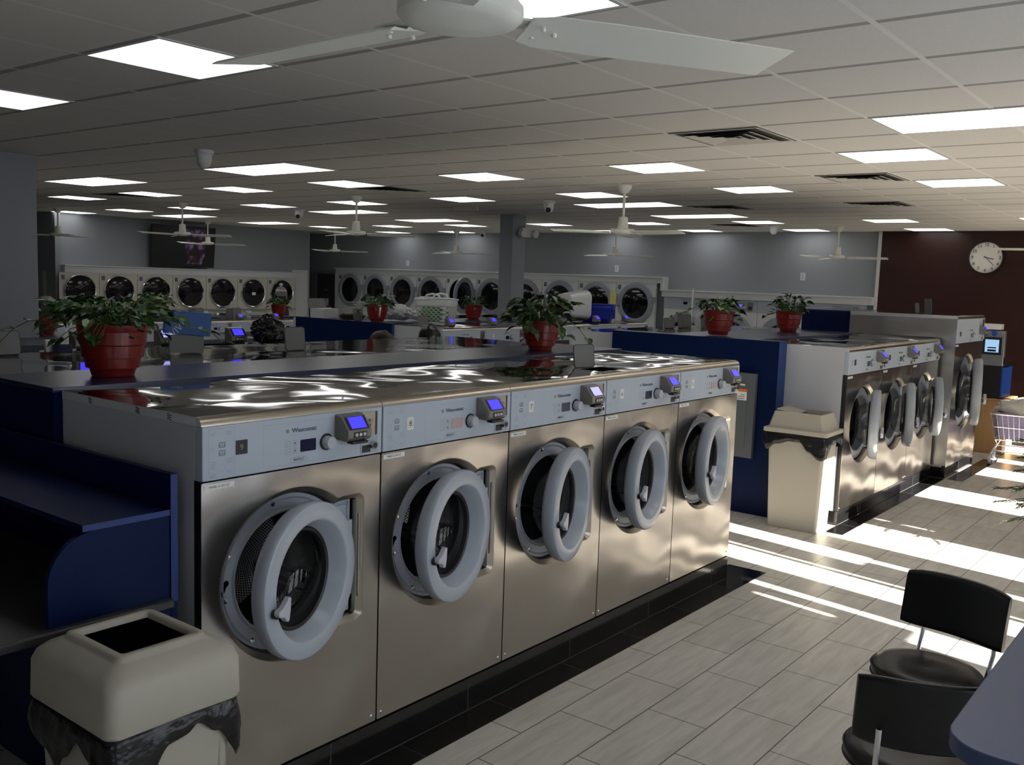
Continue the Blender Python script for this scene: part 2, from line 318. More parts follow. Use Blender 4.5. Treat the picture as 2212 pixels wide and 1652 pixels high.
def frame_lines(mb, P, w, y, mi=0):
    Q = inset(P, w); n = len(P)
    for k in range(n): mb.poly([(P[k][0], y, P[k][1]), (P[(k+1) % n][0], y, P[(k+1) % n][1]), (Q[(k+1) % n][0], y, Q[(k+1) % n][1]), (Q[k][0], y, Q[k][1])], mi)
exec_order = True
# ------------------------------------------------------------------ room shell
HC = 2.9319; GX, GY, GT = 4.0234, 2.3587, .609
mb = MB(); mb.box(-4, 15.3, -1.6, 20, -.1, 0); struct('floor', mb, 'floor', smooth=0)
mb = MB(); mb.box(-4, 15.3, -1.6, 20, HC, HC+.1); struct('ceiling', mb, 'ceil', smooth=0)
mb = MB(); mb.box(15.11, 15.3, 4.68, 20, 0, HC); struct('wall_back', mb, 'wall', smooth=0)
mb = MB(); mb.box(15.06, 15.3, -1.6, 4.66, 0, HC); struct('wall_right', mb, 'redwood', smooth=0)
mb = MB(); mb.box(15.03, 15.11, 4.655, 4.70, 0, HC); struct('trim_1', mb, 'white', smooth=0)
mb = MB(); mb.box(8.46, 14.12, 17.0, 17.2, 0, HC); struct('wall_left', mb, 'wall', smooth=0)
mb = MB(); mb.box(14.12, 14.2, 17.0, 19.9, 0, HC); mb.box(14.2, 15.11, 18.6, 18.7, 0, HC); struct('wall_alcove', mb, 'wall', smooth=0)
mb = MB(); mb.box(-4, 8.46, 18.2, 18.4, 0, HC); struct('wall_far_left', mb, 'walld', smooth=0)
mb = MB(); mb.box(8.36, 8.46, 16.9, 18.3, 0, HC); struct('wall_return', mb, 'wall', smooth=0)
mb = MB(); mb.box(-4.1, -4, -1.6, 20, 0, HC); struct('wall_rear', mb, 'walld2', smooth=0)
# front wall: openings (x0, x1, z0, z1) shaped to lay sun stripes on the floor; wall is unseen
HEAD = 2.37
OPEN = [(5.12, 5.33, .15, 1.24), (5.33, 5.42, .15, 1.75), (5.15, 5.20, 1.4, 1.66), (5.74, 6.05, .15, HEAD), (6.09, 6.13, .15, HEAD), (6.50, 6.60, .15, 1.5), (6.38, 6.63, 1.5, HEAD), (6.96, 7.63, .15, HEAD),
        (7.85, 7.90, .15, HEAD), (9.15, 9.85, .15, HEAD), (10.9, 11.5, .15, HEAD), (12.0, 12.3, .15, HEAD), (12.8, 13.6, .15, HEAD)]
GLOW_PANES = [(-3.4, -2.4), (.2, 1.0), (1.9, 3.0), (3.5, 4.9)]  # added translucent panes, out of view, glowing to give the near side soft light
xs = sorted({-4, 15.3} | {v for o in OPEN for v in o[:2]} | {v for o in GLOW_PANES for v in o})
mb = MB()
for a, b_ in zip(xs, xs[1:]):
    mid = (a+b_)/2; cuts = []
    for o in OPEN:
        if o[0] < mid < o[1]: cuts.append((o[2], o[3]))
    for o in GLOW_PANES:
        if o[0] < mid < o[1]: cuts.append((.35, 2.65))
    z = 0
    for c0, c1 in sorted(cuts):
        if c0 > z: mb.box(a, b_, -1.6, -1.5, z, c0)
        z = c1
    if z < HC: mb.box(a, b_, -1.6, -1.5, z, HC)
struct('wall_front', mb, 'walld2', smooth=0)
for i, (a, b_) in enumerate(GLOW_PANES):
    mb = MB(); mb.box(a, b_, -1.56, -1.555, .35, 2.65, 0); mb.box(a, b_, -1.6, -1.48, .32, .35, 1); mb.box((a+b_)/2-.02, (a+b_)/2+.02, -1.58, -1.5, .35, 2.65, 1)
    struct('glow_pane_%d' % (i+1), mb, ['glowfilm', 'black'], smooth=0)
mb = MB(); mb.box(-40, 60, -60, -1.6, -.3, -.15); struct('ground_outside', mb, 'asphalt', smooth=0)
# columns
def column(x0, x1, y0, y1, lab):
    mb = MB(); mb.box(x0, x1, y0, y1, 0, HC); mb.box(x0-.01, x1+.01, y0-.01, y1+.01, 0, .1)
    return struct('column', mb, 'wall', bevel=.006)
column(3.42, 3.99, 8.37, 8.62, 'l'); column(10.77, 11.07, 8.48, 8.72, 'm')
# bulkheads and fascias around the dryers
DYW = 16.75
mb = MB(); mb.box(8.46, 13.62, DYW+.02, 17.0, 1.875, 2.0); mb.box(8.46, 13.62, DYW, 17.0, 1.985, 2.005); struct('trim_2', mb, 'fascia', bevel=.004)
mb = MB(); mb.box(14.93, 15.11, 8.36, 16.95, 2.03, 2.13); mb.box(14.90, 15.11, 8.33, 16.97, 2.12, 2.15); mb.box(14.92, 15.11, 8.33, 8.39, 1.90, 2.12)
mb.box(14.92, 15.11, 16.88, 16.96, 0, 2.03); struct('trim_3', mb, 'fascia', bevel=.004)
mb = MB(); mb.box(14.93, 15.11, 4.70, 8.36, 1.80, 1.91); mb.box(14.90, 15.11, 4.70, 8.36, 1.90, 1.925); struct('trim_4', mb, 'fascia', bevel=.004)
# doors
mb = MB(); mb.box(13.66, 14.10, 16.93, 17.0, 0, 2.06, 0); mb.box(13.72, 14.04, 16.90, 16.94, .02, 2.0, 1); mb.box(13.98, 14.02, 16.86, 16.90, .98, 1.05, 2)
struct('door_1', mb, ['fascia', 'dwhite', 'chrome'], bevel=.003)
mb = MB(); mb.box(15.02, 15.11, 16.97, 18.08, 0, 2.03, 0); mb.box(15.0, 15.04, 17.02, 17.66, .02, 1.99, 1); mb.box(15.0, 15.04, 17.72, 18.02, .02, 1.99, 0); mb.box(14.99, 15.0, 17.26, 17.38, 1.25, 1.42, 2)
d2 = struct('door_2', mb, ['walld', mat('dark_door_paint', (.035, .037, .042), .5), 'white'], bevel=.003)
text('lettering', '2391', .07, 'inkl', d2, (14.985, 17.33, 1.62), (PI/2, 0, -PI/2))
# black tile borders round the islands and the plinths under them
def border(n, rects, plinth):
    mb = MB()
    for x0, x1, y0, y1 in rects: mb.box(x0, x1, y0, y1, .0, .003, 0)
    for x0, x1, y0, y1, h in plinth:
        mb.box(x0, x1, y0, y1, .003, h, 0)
        k = x0 + .6
        while k < x1: mb.box(k-.002, k+.002, y0-.001, y0, .003, h, 1); k += .834
        mb.box(x0, x1, y0-.0015, y0, .003, .007, 1)
    for x0, x1, y0, y1 in rects[:1]:
        k = x0 + .35
        while k < x1: mb.box(k-.0015, k+.0015, y0, y1, .003, .0035, 1); k += .6
    struct(n, mb, ['btile', 'grout'], smooth=0)
border('trim_5', [(1.86, 6.318, 2.585, 2.736), (6.0, 6.318, 2.736, 2.87)], [(1.82, 6.0, 2.738, 3.7, .158), (1.82, 6.0, 4.2, 5.25, .158)])
border('trim_6', [(7.77, 11.0, 2.545, 2.69), (11.0, 12.75, 2.36, 2.52)], [(8.05, 10.98, 2.692, 3.5, .118), (11.02, 12.3, 2.552, 3.3, .118)])
# ------------------------------------------------------------------ washers
def recess(cx, cz, R, d=0):
    k = R/.326; P = []
    for a in range(50, 311, 6): t = math.radians(a); P.append((cx+R*math.cos(t), cz+R*math.sin(t)))
    x1 = cx+.345*k; z0 = cz-.262*k; z1 = cz+.255*k; r = .035*k
    P.append((cx+.235*k, z0))
    for a in range(-90, 1, 15): t = math.radians(a); P.append((x1-r+r*math.cos(t), z0+r+r*math.sin(t)))
    for a in range(0, 91, 15): t = math.radians(a); P.append((x1-r+r*math.cos(t), z1-r+r*math.sin(t)))
    P.append((cx+.235*k, z1))
    return inset(P, d) if d else P
def card_reader(parent, x, z, y=0, screen='lcd_blue', flip=1):
    k_ = .80; z = z+.012; mb = MB(); x0_, y0_, z0_ = x, y, z; prof = [(0, z-.030), (-.082, z-.034), (-.100, z-.018), (-.100, z+.018), (-.048, z+.083), (-.010, z+.090), (0, z+.088)]
    mb.loft([[(x-.066, y+flip*a, b) for a, b in prof], [(x+.066, y+flip*a, b) for a, b in prof]], 0)
    mb.box(x-.045, x+.045, *sorted((y-flip*.104, y-flip*.06)), z-.047, z-.033, 1)
    r = mb.build('card_reader', ['reader', 'black'], parent, bevel=.004)
    mb = MB(); f = lambda u, w: (x+u, y-flip*(.100-.052*w+.0015), z+.018+.065*w+.0012)
    mb.poly([f(-.055, .08), f(.055, .08), f(.055, .92), f(-.055, .92)], 1)
    g = lambda u, w: (x+u, y-flip*(.100-.052*w+.003), z+.018+.065*w+.0025)
    mb.poly([g(-.042, .12), g(.042, .12), g(.042, .88), g(-.042, .88)], 0)
    mb.build('display', [screen, 'black'], r, smooth=0)
    mb = MB(); mb.box(x-.036, x+.036, *sorted((y-flip*.102, y-flip*.098)), z-.016, z+.012, 1)
    for k in (-1, 0, 1): mb.tube((x+k*.022, y-flip*.101, z-.002), (x+k*.022, y-flip*.105, z-.002), .0085, n=12, mi=0)
    mb.build('button_strip', ['knob', 'black'], r)
    for o in (r, *r.children):
        for v in o.data.vertices: v.co = Vector(((v.co.x-x0_)*.92+x0_-.010, (v.co.y-y0_)*k_+y0_, (v.co.z-z0_)*k_+z0_+.002))
    return r
def number_sticker(parent, x, z, s, style='w', h=.046, y=-.0062):
    w = h*.40; mb = MB()
    if style == 'w':
        P = rrect(x-w, x+w, z-h/2-.003, z+h/2+.003, .004); mb.plate(P, [], y-.0008, y, 0)
        Q = rrect(x-w*.72, x+w*.72, z-h*.4, z+h*.4, .004); frame_lines(mb, Q, .0012, y-.001, 1)
        o = mb.build('number_sticker', ['sticker', 'ink'], parent, smooth=0)
        text('numeral', s, h*.72, 'black', o, (x, y-.001, z-.001))
    else:
        mb.box(x-h*.53, x+h*.53, y-.0008, y, z-h/2-.002, z+h/2+.002, 0)
        o = mb.build('number_sticker', ['rubber', 'ink'], parent, smooth=0)
        text('numeral', s, h*.66, 'reader', o, (x, y-.001, z-.001))
    return o
def door(parent, cx, cz, R, theta, simple=False):
    k = R/.326; hx = cx+.266*k; rc = -.310*k
    prof = [(.276, .022), (.284, .008), (.286, -.018), (.285, -.030), (.282, -.036), (.275, -.0395), (.228, -.0415), (.222, -.040), (.218, -.036), (.203, -.005), (.187, .028), (.194, .036), (.262, .034), (.276, .022)]
    mb = MB(); mb.lathe([(r*k, y*k) for r, y in prof], (rc, 0, 0), 'Y', 64)
    mb.box(-.05*k, .010*k, .002, .016*k, -.15*k, .15*k)
    d = mb.build('door', 'ring', parent, smooth=32); d.location = (hx, -.014, cz+.008*k); d.rotation_euler = (0, 0, theta)
    mb = MB(); mb.lathe([(r*k, y*k) for r, y in [(.190, .024), (.184, .019), (.175, .024), (.172, .04), (.180, .048), (.192, .040)]], (rc, 0, 0), 'Y', 48)
    mb.build('gasket', 'rubber', d, smooth=50)
    mb = MB(); mb.lathe([(r*k, y*k) for r, y in [(.176, .026), (.174, .055), (.165, .095), (.145, .125), (.10, .14), (.04, .144), (.001, .145)]], (rc, 0, 0), 'Y', 48)
    mb.build('glass_bowl', 'glass', d, smooth=60)
    if not simple:
        a = math.radians(206); px = rc-.222*k; pz = -.038*k
        mb = MB(); B = [(.028, .064), (.040, .058), (.042, .0), (.038, -.050), (.028, -.058), (.012, -.050), (-.004, -.030), (-.042, -.024), (-.052, -.010), (-.048, .006), (-.016, .016), (.006, .040)]
        mb.X = Matrix.Translation((px, 0, pz)) @ Matrix.Rotation(math.radians(6), 4, 'Y')
        mb.plate([(x*k*.72, z*k*.72) for x, z in B], [], -.080*k, -.056*k)
        mb.build('latch_handle', 'knob', d, bevel=.007*k, seg=3)
        mb = MB(); mb.tube((px-.02*k, -.045*k, pz-.01*k), (px-.02*k, -.060*k, pz-.01*k), .016*k, n=14); mb.build('latch_pivot', 'rubber', d)
        # little open and closed padlock marks on the ring face
        mb = MB()
        for q, ang in ((0, 186), (1, 176)):
            a = math.radians(ang+8); ix = rc+.243*k*math.cos(a)+q*.012; iz = .243*k*math.sin(a)+.012
            frame_lines(mb, rrect(ix-.008, ix+.008, iz-.008, iz+.005, .002, 2), .0012, -.0512*k)
            frame_lines(mb, rrect(ix-.005+q*0, ix+.005, iz+.005, iz+.014, .0045, 3), .001, -.0512*k)
        mb.build('padlock_marks', 'inkl', d, smooth=0)
    return d
def washer(label, group, W=.834, hp=1.134, ht=1.32, H=1.352, D=.915, cx=.40, cz=.73, R=.326, theta=.22, disp='lcd_dark', scr='lcd_blue', detail=2, number=None, nstyle='w', topm='top', reader=True, model='W675CC', readertop=False, xs=0):
    t = thing('washing_machine', label, 'washing machine', group=group)
    g = .004; ox = W-.834
    mb = MB(); mb.box(g, g+.02, .034, D, 0, ht); mb.box(W-g-.02, W-g, .034, D, 0, ht); mb.box(g+.02, W-g-.02, D-.02, D, 0, ht); mb.box(g+.02, W-g-.02, .034, D-.02, 0, .02); mb.box(g+.02, W-g-.02, .034, .06, hp+.002, ht)
    mb.box(g-.001, g, .002, .040, 0, hp, 1); mb.build('cabinet', ['side', 'black'], t, smooth=0)  # black strip stands for the shaded side fold of the steel front
    # steel front sheet with the keyhole shaped recess
    P0 = recess(cx, cz, R); P1 = inset(P0, .022)
    mb = MB(); mb.plate(rrect(g, W-g, .004, hp-.006, .006, 2), [P0], 0, .034, 0)
    mb.loft([[(x, -.0008, z) for x, z in inset(P0, -.003)], [(x, .020, z) for x, z in P1], [(x, .062, z) for x, z in P1]], 1, False, False)
    mb.loft([[(x, .062, z) for x, z in P1], [(x, .064, z) for x, z in inset(P0, .05)]], 2, False, False)
    fp = mb.build('front_panel', ['steel', 'trimsteel', 'rubber'], t, smooth=30)
    if detail:
        for x in (.028, W-.028): mb = MB(); mb.ball((x, 0, .030), .0075, n=5, sc=(1, .5, 1)); mb.build('screw', 'chrome', fp)
    k = R/.326
    mb = MB(); mb.tube((cx+.329*k, .010, cz-.17*k), (cx+.329*k, .010, cz+.17*k), .006, n=10); mb.build('pocket_trim', 'trimsteel', fp)
    # grey casting behind the door and the drum
    P2 = inset(P0, .031); mb = MB(); mb.plate(P2, [circ(cx, cz, .228*k)], .048, .056, 0)
    mb.lathe([(r*k, y) for r, y in [(.242, .0475), (.236, .041), (.229, .047), (.226, .075), (.222, .11)]], (cx, 0, cz), 'Y', 48)
    P3 = inset(P0, .043); P4 = inset(P0, .051)
    mb.loft([[(x, .048, z) for x, z in P3], [(x, .043, z) for x, z in inset(P0, .047)], [(x, .048, z) for x, z in P4]], 0, False, False)
    hs = mb.build('door_housing', 'casting', t, smooth=40)
    if detail:
        for a in (104, 158, 191, 236):
            mb = MB(); q = math.radians(a); mb.lathe([(.010, .048), (.009, .044), (.001, .043)], (cx+.274*k*math.cos(q), 0, cz+.274*k*math.sin(q)), 'Y', 10)
            mb.build('housing_screw', 'chrome', hs)
        mb = MB(); mb.X = Matrix.Translation((cx-.272*k, .0465, cz-.005)) @ Matrix.Rotation(math.radians(24), 4, 'Y')
        mb.plate(circ(0, .018, .011, 14), [], 0, .001); mb.plate([(-.006, -.03), (.006, -.03), (.006, .015), (-.006, .015)], [], 0, .001); mb.build('latch_slot', 'hole', hs, smooth=0)
    mb = MB(); mb.lathe([(.222*k, .108), (.212*k, .125), (.218*k, .15), (.235*k, .155)], (cx, 0, cz), 'Y', 40); mb.build('drum_seal', 'rubber', t, smooth=50)
    mb = MB(); mb.lathe([(.225*k, .155), (.285*k, .17), (.295*k, .20), (.295*k, .50), (.26*k, .53), (.001, .535)], (cx, 0, cz), 'Y', 40, uvk=(124, 64))
    for a in (90, 210, 330):
        q = math.radians(a); c = Vector((cx+.27*k*math.cos(q), 0, cz+.27*k*math.sin(q))); e = Vector((-math.sin(q), 0, math.cos(q)))*.04*k; n_ = Vector((-math.cos(q), 0, -math.sin(q)))*.05*k
        mb.loft([[c-e+Vector((0, .19, 0)), c+n_+Vector((0, .19, 0)), c+e+Vector((0, .19, 0))], [c-e+Vector((0, .5, 0)), c+n_+Vector((0, .5, 0)), c+e+Vector((0, .5, 0))]], 0)
    mb.build('drum', 'drum', t, smooth=40)
    door(t, cx, cz, R, theta, detail < 1)
    # control panel
    mb = MB(); mb.box(g, W-g, -.006, .034, hp, ht); cp = mb.build('control_panel', 'panel', t, bevel=.003)
    y = -.0066; mb = MB()
    frame_lines(mb, rrect(.250+ox/2, .578+ox/2, hp+.013, hp+.166, .003, 1), .0008, y, 1)
    frame_lines(mb, rrect(.027, .131, hp+.012, hp+.177, .003, 1), .0008, y, 1)
    if detail:
        for j, (bx, bz, n_) in enumerate(((.032, .160, 2), (.096, .163, 3), (.034, .062, 5), (.100, .070, 4), (.034, .020, 3), (.098, .026, 2))):
            for q in range(n_): mb.box(bx, bx+.026-(q % 2)*.006, y-.0002, y, hp+bz-q*.0055, hp+bz-q*.0055+.0012, 1)
        for bz in (.119, .091):
            frame_lines(mb, [(.068, hp+bz-.009), (.094, hp+bz-.009), (.094, hp+bz+.009), (.068, hp+bz+.009)], .0020, y, 0); mb.box(.0800, .0822, y-.0002, y, hp+bz-.009, hp+bz+.009, 0)
            for q in (-1, 1): mb.box(.081+q*.008-.0015, .081+q*.008+.0015, y-.0002, y, hp+bz-.0055, hp+bz+.0015, 0)
        frame_lines(mb, rrect(.036, .050, hp+.098, hp+.112, .003, 2), .0008, y, 1)
        frame_lines(mb, circ(.081, hp+.040, .013, 20), .0006, y, 1)
        for bx, w_ in ((.360, .013), (.392, .009)):
            for bz in (.089, .061): frame_lines(mb, rrect(bx+ox/2-w_, bx+ox/2+w_, hp+bz-.010, hp+bz+.010, .003, 2), .0008, y, 0)
        for bz in (.089, .061):
            mb.box(.352+ox/2, .368+ox/2, y-.0002, y, hp+bz-.001, hp+bz+.0005, 1); mb.box(.389+ox/2, .395+ox/2, y-.0002, y, hp+bz-.004, hp+bz+.004, 0)
        frame_lines(mb, rrect(.373+ox/2, .449+ox/2, hp+.018, hp+.035, .004, 2), .0008, y, 0)
    lx = .358+ox/2; mb.box(lx-.006, lx+.006, y-.0004, y, hp+.130, hp+.142, 0)
    for q in (-.002, .002): mb.box(lx+q-.0006, lx+q+.0006, y-.0008, y-.0004, hp+.131, hp+.141, 2)
    mb.build('printed_legend', ['ink', 'inkl', 'panel'], cp, smooth=0)
    text('brand_lettering', 'Wascomat', .0225, 'ink', cp, (.435+ox/2, y-.0002, hp+.136), sx=1.16, bold=.0005)
    if detail: text('model_lettering', model, .013, 'ink', cp, (.411+ox/2, y-.0002, hp+.0265))
    mb = MB(); mb.plate(rrect(.417+ox/2, .490+ox/2, hp+.053, hp+.098, .003, 2), [], y-.001, y); mb.build('display', disp, cp, smooth=0)
    mb = MB(); mb.lathe([(.032, 0), (.032, -.003), (.026, -.003)], (.541+ox/2, y, hp+.077), 'Y', 28, 1); mb.lathe([(.0245, -.002), (.0245, -.030), (.022, -.034), (.001, -.034)], (.541+ox/2, y, hp+.077), 'Y', 28, 0)
    mb.build('selector_knob', ['knob', 'rubber'], cp)
    mb = MB(); X0, X1 = .716+ox, .806+ox
    mb.plate([(X0, hp+.008), (X1, hp+.008), (X1, ht-.010), (X0, ht-.010)], [], y-.0012, y+.004, 0)
    mb.box(X0+.006, X1-.016, y-.003, y, hp+.078, ht-.014, 1); mb.box(X1-.014, X1-.004, y-.002, y, hp+.078, ht-.014, 2)
    mb.box(X0+.045, X0+.049, y-.0045, y-.002, hp+.090, hp+.125, 2); mb.tube((X0+.047, y-.002, hp+.138), (X0+.047, y-.012, hp+.138), .007, n=12, mi=3)
    mb.box(X0+.008, X0+.05, y-.004, y, hp+.012, hp+.040, 2); mb.tube((X0+.058, y, hp+.040), (X0+.058, y-.022, hp+.040), .016, n=16, mi=3); mb.tube((X0+.058, y-.02, hp+.040), (X0+.058, y-.0235, hp+.040), .010, n=12, mi=2)
    mb.build('coin_slot', ['casting', 'coin', 'rubber', 'chrome'], cp, smooth=30)
    if number:
        number_sticker(cp, .160, hp+.102, number, nstyle)
        mb = MB(); mb.box(.014, .134, -.0012, -.0002, hp-.033, hp-.014); s = mb.build('circuit_label', 'sticker', fp, smooth=0)
        text('lettering', 'PANEL G CKT 5,7', .0105, 'ink', s, (.074, -.0014, hp-.0235))
    elif detail == 0:
        number_sticker(cp, .160, hp+.102, '', 'w')
    if reader and not readertop: card_reader(t, .652+ox, hp+.092, -.004, scr)
    if readertop:
        rx = xs or .20; card_reader(t, rx, H+.040, .085 if readertop > 0 else .05, scr, flip=1 if readertop > 0 else -1)
    # top sheet with rounded nose
    mb = MB(); prof = [(D, ht), (D, H), (.030, H), (.016, H-.003), (.005, H-.011), (-.002, H-.022), (-.003, ht+.001), (.004, ht)]
    ra = [mb.av((g/2, a, b)) for a, b in prof]; rb = [mb.av((W-g/2, a, b)) for a, b in prof]
    for q in range(len(prof)):
        mb.f.append([ra[q], ra[(q+1) % 8], rb[(q+1) % 8], rb[q]]); mb.m.append(1 if q == 1 else 0)
    mb.f.append(ra[::-1]); mb.m.append(2); mb.f.append(rb); mb.m.append(2)
    mb.build('top_panel', ['trimsteel', topm, 'side'], t, smooth=50)
    return t
def lid(parent, x, y, z, w=.17, h=.15, rot=0, tilt=-.12, name='dispenser_lid'):
    mb = MB(); mb.X = Matrix.Rotation(rot, 4, 'Z') @ Matrix.Rotation(tilt, 4, 'X')
    P = rrect(-w/2, w/2, 0, h, .02, 4); mb.plate(P, [], -.003, .003, 0); frame_lines(mb, P, .004, -.0036, 1)
    o = mb.build(name, ['lid', 'rubber'], parent, smooth=30); o.location = (x, y, z); return o
A_Z = .166; PITCH_A = .8337; AX0 = 1.8283; AY = 2.7358
NUMS = [('9', 'b', 'lcd_dark', 'lcd_blue', 12.6), ('8', 'w', 'lcd_pink', 'lcd_blue', 9.5), ('7', 'w', 'lcd_grey', 'lcd_white', 12.3), ('6', 'w', 'lcd_dark', 'lcd_blue', 7.5), ('5', 'w', 'lcd_pink', 'lcd_blue', 7.5)]
DESC = ['stainless front-load washer with black number 9 tag, nearest in the front row', 'stainless front-load washer with white number 8 sticker, second in the front row', 'stainless front-load washer with white number 7 sticker and pale lit card reader',
        'stainless front-load washer numbered 6 with its grey dispenser lid standing open', 'stainless front-load washer at the aisle end of the front row, beside the electrical panel']
for i, (n, st, dp, sc_, th) in enumerate(NUMS):
    w = washer(DESC[i], 'stainless washers in the front row', theta=math.radians(th+3), disp=dp, scr=sc_, number=n, nstyle=st, D=.93)
    w.location = (AX0+i*PITCH_A, AY, A_Z)
    if n == '6':
        lid(w, .235, .30, 1.352, .165, .135, -.2)
        mb = MB(); mb.plate(rrect(-.11, .11, -.07, .07, .01, 2), [], 0, .002); o = mb.build('dispenser_opening', 'hole', w, smooth=0); o.location = (.24, .19, 1.353); o.rotation_euler = (-PI/2, 0, 0)
    if n == '9':   # printed film tape along the cut edge of the worktop
        mb = MB(); mb.box(.0008, .0018, .03, .925, 1.322, 1.350, 0)
        for q in (.17, .37, .70):
            for r_ in range(6): mb.box(.0002, .0009, q+(r_ % 2)*.012, q+.014+(r_ % 2)*.012, 1.324+r_*.004, 1.327+r_*.004, 1)
        mb.build('edge_tape', ['white', 'lcd_dark'], w, smooth=0)
print('washers A')
# second row of the same island, facing away
AP = washer('proto', None, detail=0, D=1.12, reader=False, theta=.1)
A2L = ['washer in the second row with an open grey lid, at its left end', 'washer in the second row with two lit readers, behind the big red pot', 'washer in the second row with a blue carton leaning on its open lid', 'washer in the second row with an empty shiny top, right of the rubbish sack', 'washer in the second row with a bare polished top, nearest the aisle']
for i in range(5):
    o = dup(AP, loc=(1.8283+.834*(i+1), 5.37, A_Z), rz=PI, label=A2L[i], group='stainless washers in the second row facing away')
    if i == 0: lid(o, .34, .12, 1.352, .16, .13, PI)
    if i == 1: card_reader(o, .746, 1.385, .05, 'lcd_blue', -1); card_reader(o, .216, 1.385, .05, 'lcd_white', -1); lid(o, .56, .10, 1.352, .10, .12, PI)
    if i == 2: card_reader(o, .54, 1.385, .05, 'lcd_blue', -1); lid(o, 1.0-.0+.0-.62+.07, .60, 1.352, .16, .15, PI); lid(o, .76, .80, 1.352, .10, .02, PI)
wipe(AP)
# island B: three wide washers and a tall one
BW = .965
BL = ['wide stainless washer with its door ajar, nearest the beige waste bin', 'wide stainless washer with its door ajar, middle of the far front row', 'wide stainless washer with its door ajar, next to the taller machine']
for i in range(3):
    w = washer(BL[i], 'wide stainless washers across the aisle', W=BW, hp=1.18, ht=1.375, H=1.41, D=.85, cx=.50, cz=.72, R=.35, theta=math.radians((16, 19, 20)[i]), disp='lcd_dark', number=' ', nstyle='b', model='W6125', topm='top')
    w.location = (8.05+i*BW, 2.69, .12)
w = washer('taller stainless washer with its door open at the end of the far row', 'tall stainless washers', W=1.28, hp=1.36, ht=1.625, H=1.66, D=1.15, cx=.62, cz=.80, R=.43, theta=math.radians(14), number=' ', nstyle='b', model='W7150')
w.location = (11.02, 2.55, .12)
mb = MB(); mb.box(-.003, .001, .0, 1.15, .02, 1.62); o = mb.build('side_panel', 'sidesteel', w, smooth=0)
lid(w, .95, .55, 1.66, .13, .17, .9); lid(w, .75, .62, 1.66, .10, .12, -.2)
for k_ in list(w.children):
    pass
# rows facing away behind B
BP = washer('proto', None, W=.834, D=1.05, detail=0, readertop=-1, theta=.1)
for k in BP.children:
    if k.name.startswith('card_reader'): wipe(k); break
for i in range(4):
    o = dup(BP, loc=(8.05+.834*(i+1), 5.55, A_Z), rz=PI, label=['washer behind the navy end panel with a tall white rod standing on its top', 'washer behind the navy bulkhead with several grey lids standing open', 'washer behind the navy bulkhead hidden by the middle potted plant', 'washer behind the navy bulkhead beside the smallest potted plant'][i], group='washers facing away behind the navy bulkhead')
    if i == 2:
        for q, (lx, ly, r_) in enumerate(((.70, .30, .2), (.45, .25, -.3), (.2, .35, .1))): lid(o, lx, ly, 1.352, .16, .15+.03*(q == 0), PI+r_)
    if i == 1: lid(o, .12, .3, 1.352, .17, .12, PI-.3)
# island C (smaller washers facing the camera)
SC = .905; CY = 7.14; CZ = .21
CP = washer('proto', None, detail=0, D=.95, readertop=1, theta=.15, disp='lcd_dark')
for i in range(6):
    lab = ['washer by the seated pair, under the white laundry basket', 'washer in the middle island with a lit blue display and reader', 'washer in the middle island partly behind the red pot near the aisle', 'washer in the middle island just left of the navy end panel', 'washer in the middle island under the blue plastic basket', 'washer at the right end of the middle island'][i]
    o = dup(CP, loc=(7.86+i*.755, CY, CZ), label=lab, group='washers of the middle island facing the window', sc=(SC, SC, .909))
    if i == 0: lid(o, .14, .45, 1.352, .2, .14, .1)
for i in range(6):
    o = dup(BP, loc=(7.86+(i+1)*.755, 9.72, CZ), rz=PI, label='washer on the far side of the middle island, %s from the navy end panel' % ('first', 'second', 'third', 'fourth', 'fifth', 'sixth')[i], group='washers on the far side of the middle island', sc=(SC, SC, .909))
    if i in (0, 1): lid(o, .35, .15 if i == 0 else .3, 1.352, .22, .15, PI+.2*i)
    if i == 1: lid(o, .62, .2, 1.352, .16, .12, PI-.3)
# island D
SD = .79; DZ = .19
for i in range(8):
    lab = ['smaller washer of the far island at the left, by the pillar', 'smaller washer of the far island behind the large pothos', 'smaller washer of the far island, third from the pillar', 'smaller washer of the far island behind the blue carton', 'smaller washer of the far island with its panel showing left of the sack', 'smaller washer of the far island directly behind the rubbish sack', 'smaller washer of the far island just right of the rubbish sack', 'smaller washer of the far island partly hidden by the navy box'][i]
    o = dup(CP, loc=(4.62+i*.66, 12.0, DZ), label=lab, group='smaller washers of the far island', sc=(SD, SD, .793))
    if i in (5, 6): lid(o, .42, .45, 1.352, .2, .22, .05); lid(o, .50, .75, 1.352, .28, .20, .1, .1)
for i in range(8):
    dup(BP, loc=(4.62+(i+1)*.66, 14.2, DZ), rz=PI, label='smaller washer on the far side of the far island, %s counting from the pillar side' % ('first', 'second', 'third', 'fourth', 'fifth', 'sixth', 'seventh', 'eighth')[i], group='smaller washers on the far side of the far island', sc=(SD, SD, .793))
wipe(BP); wipe(CP)
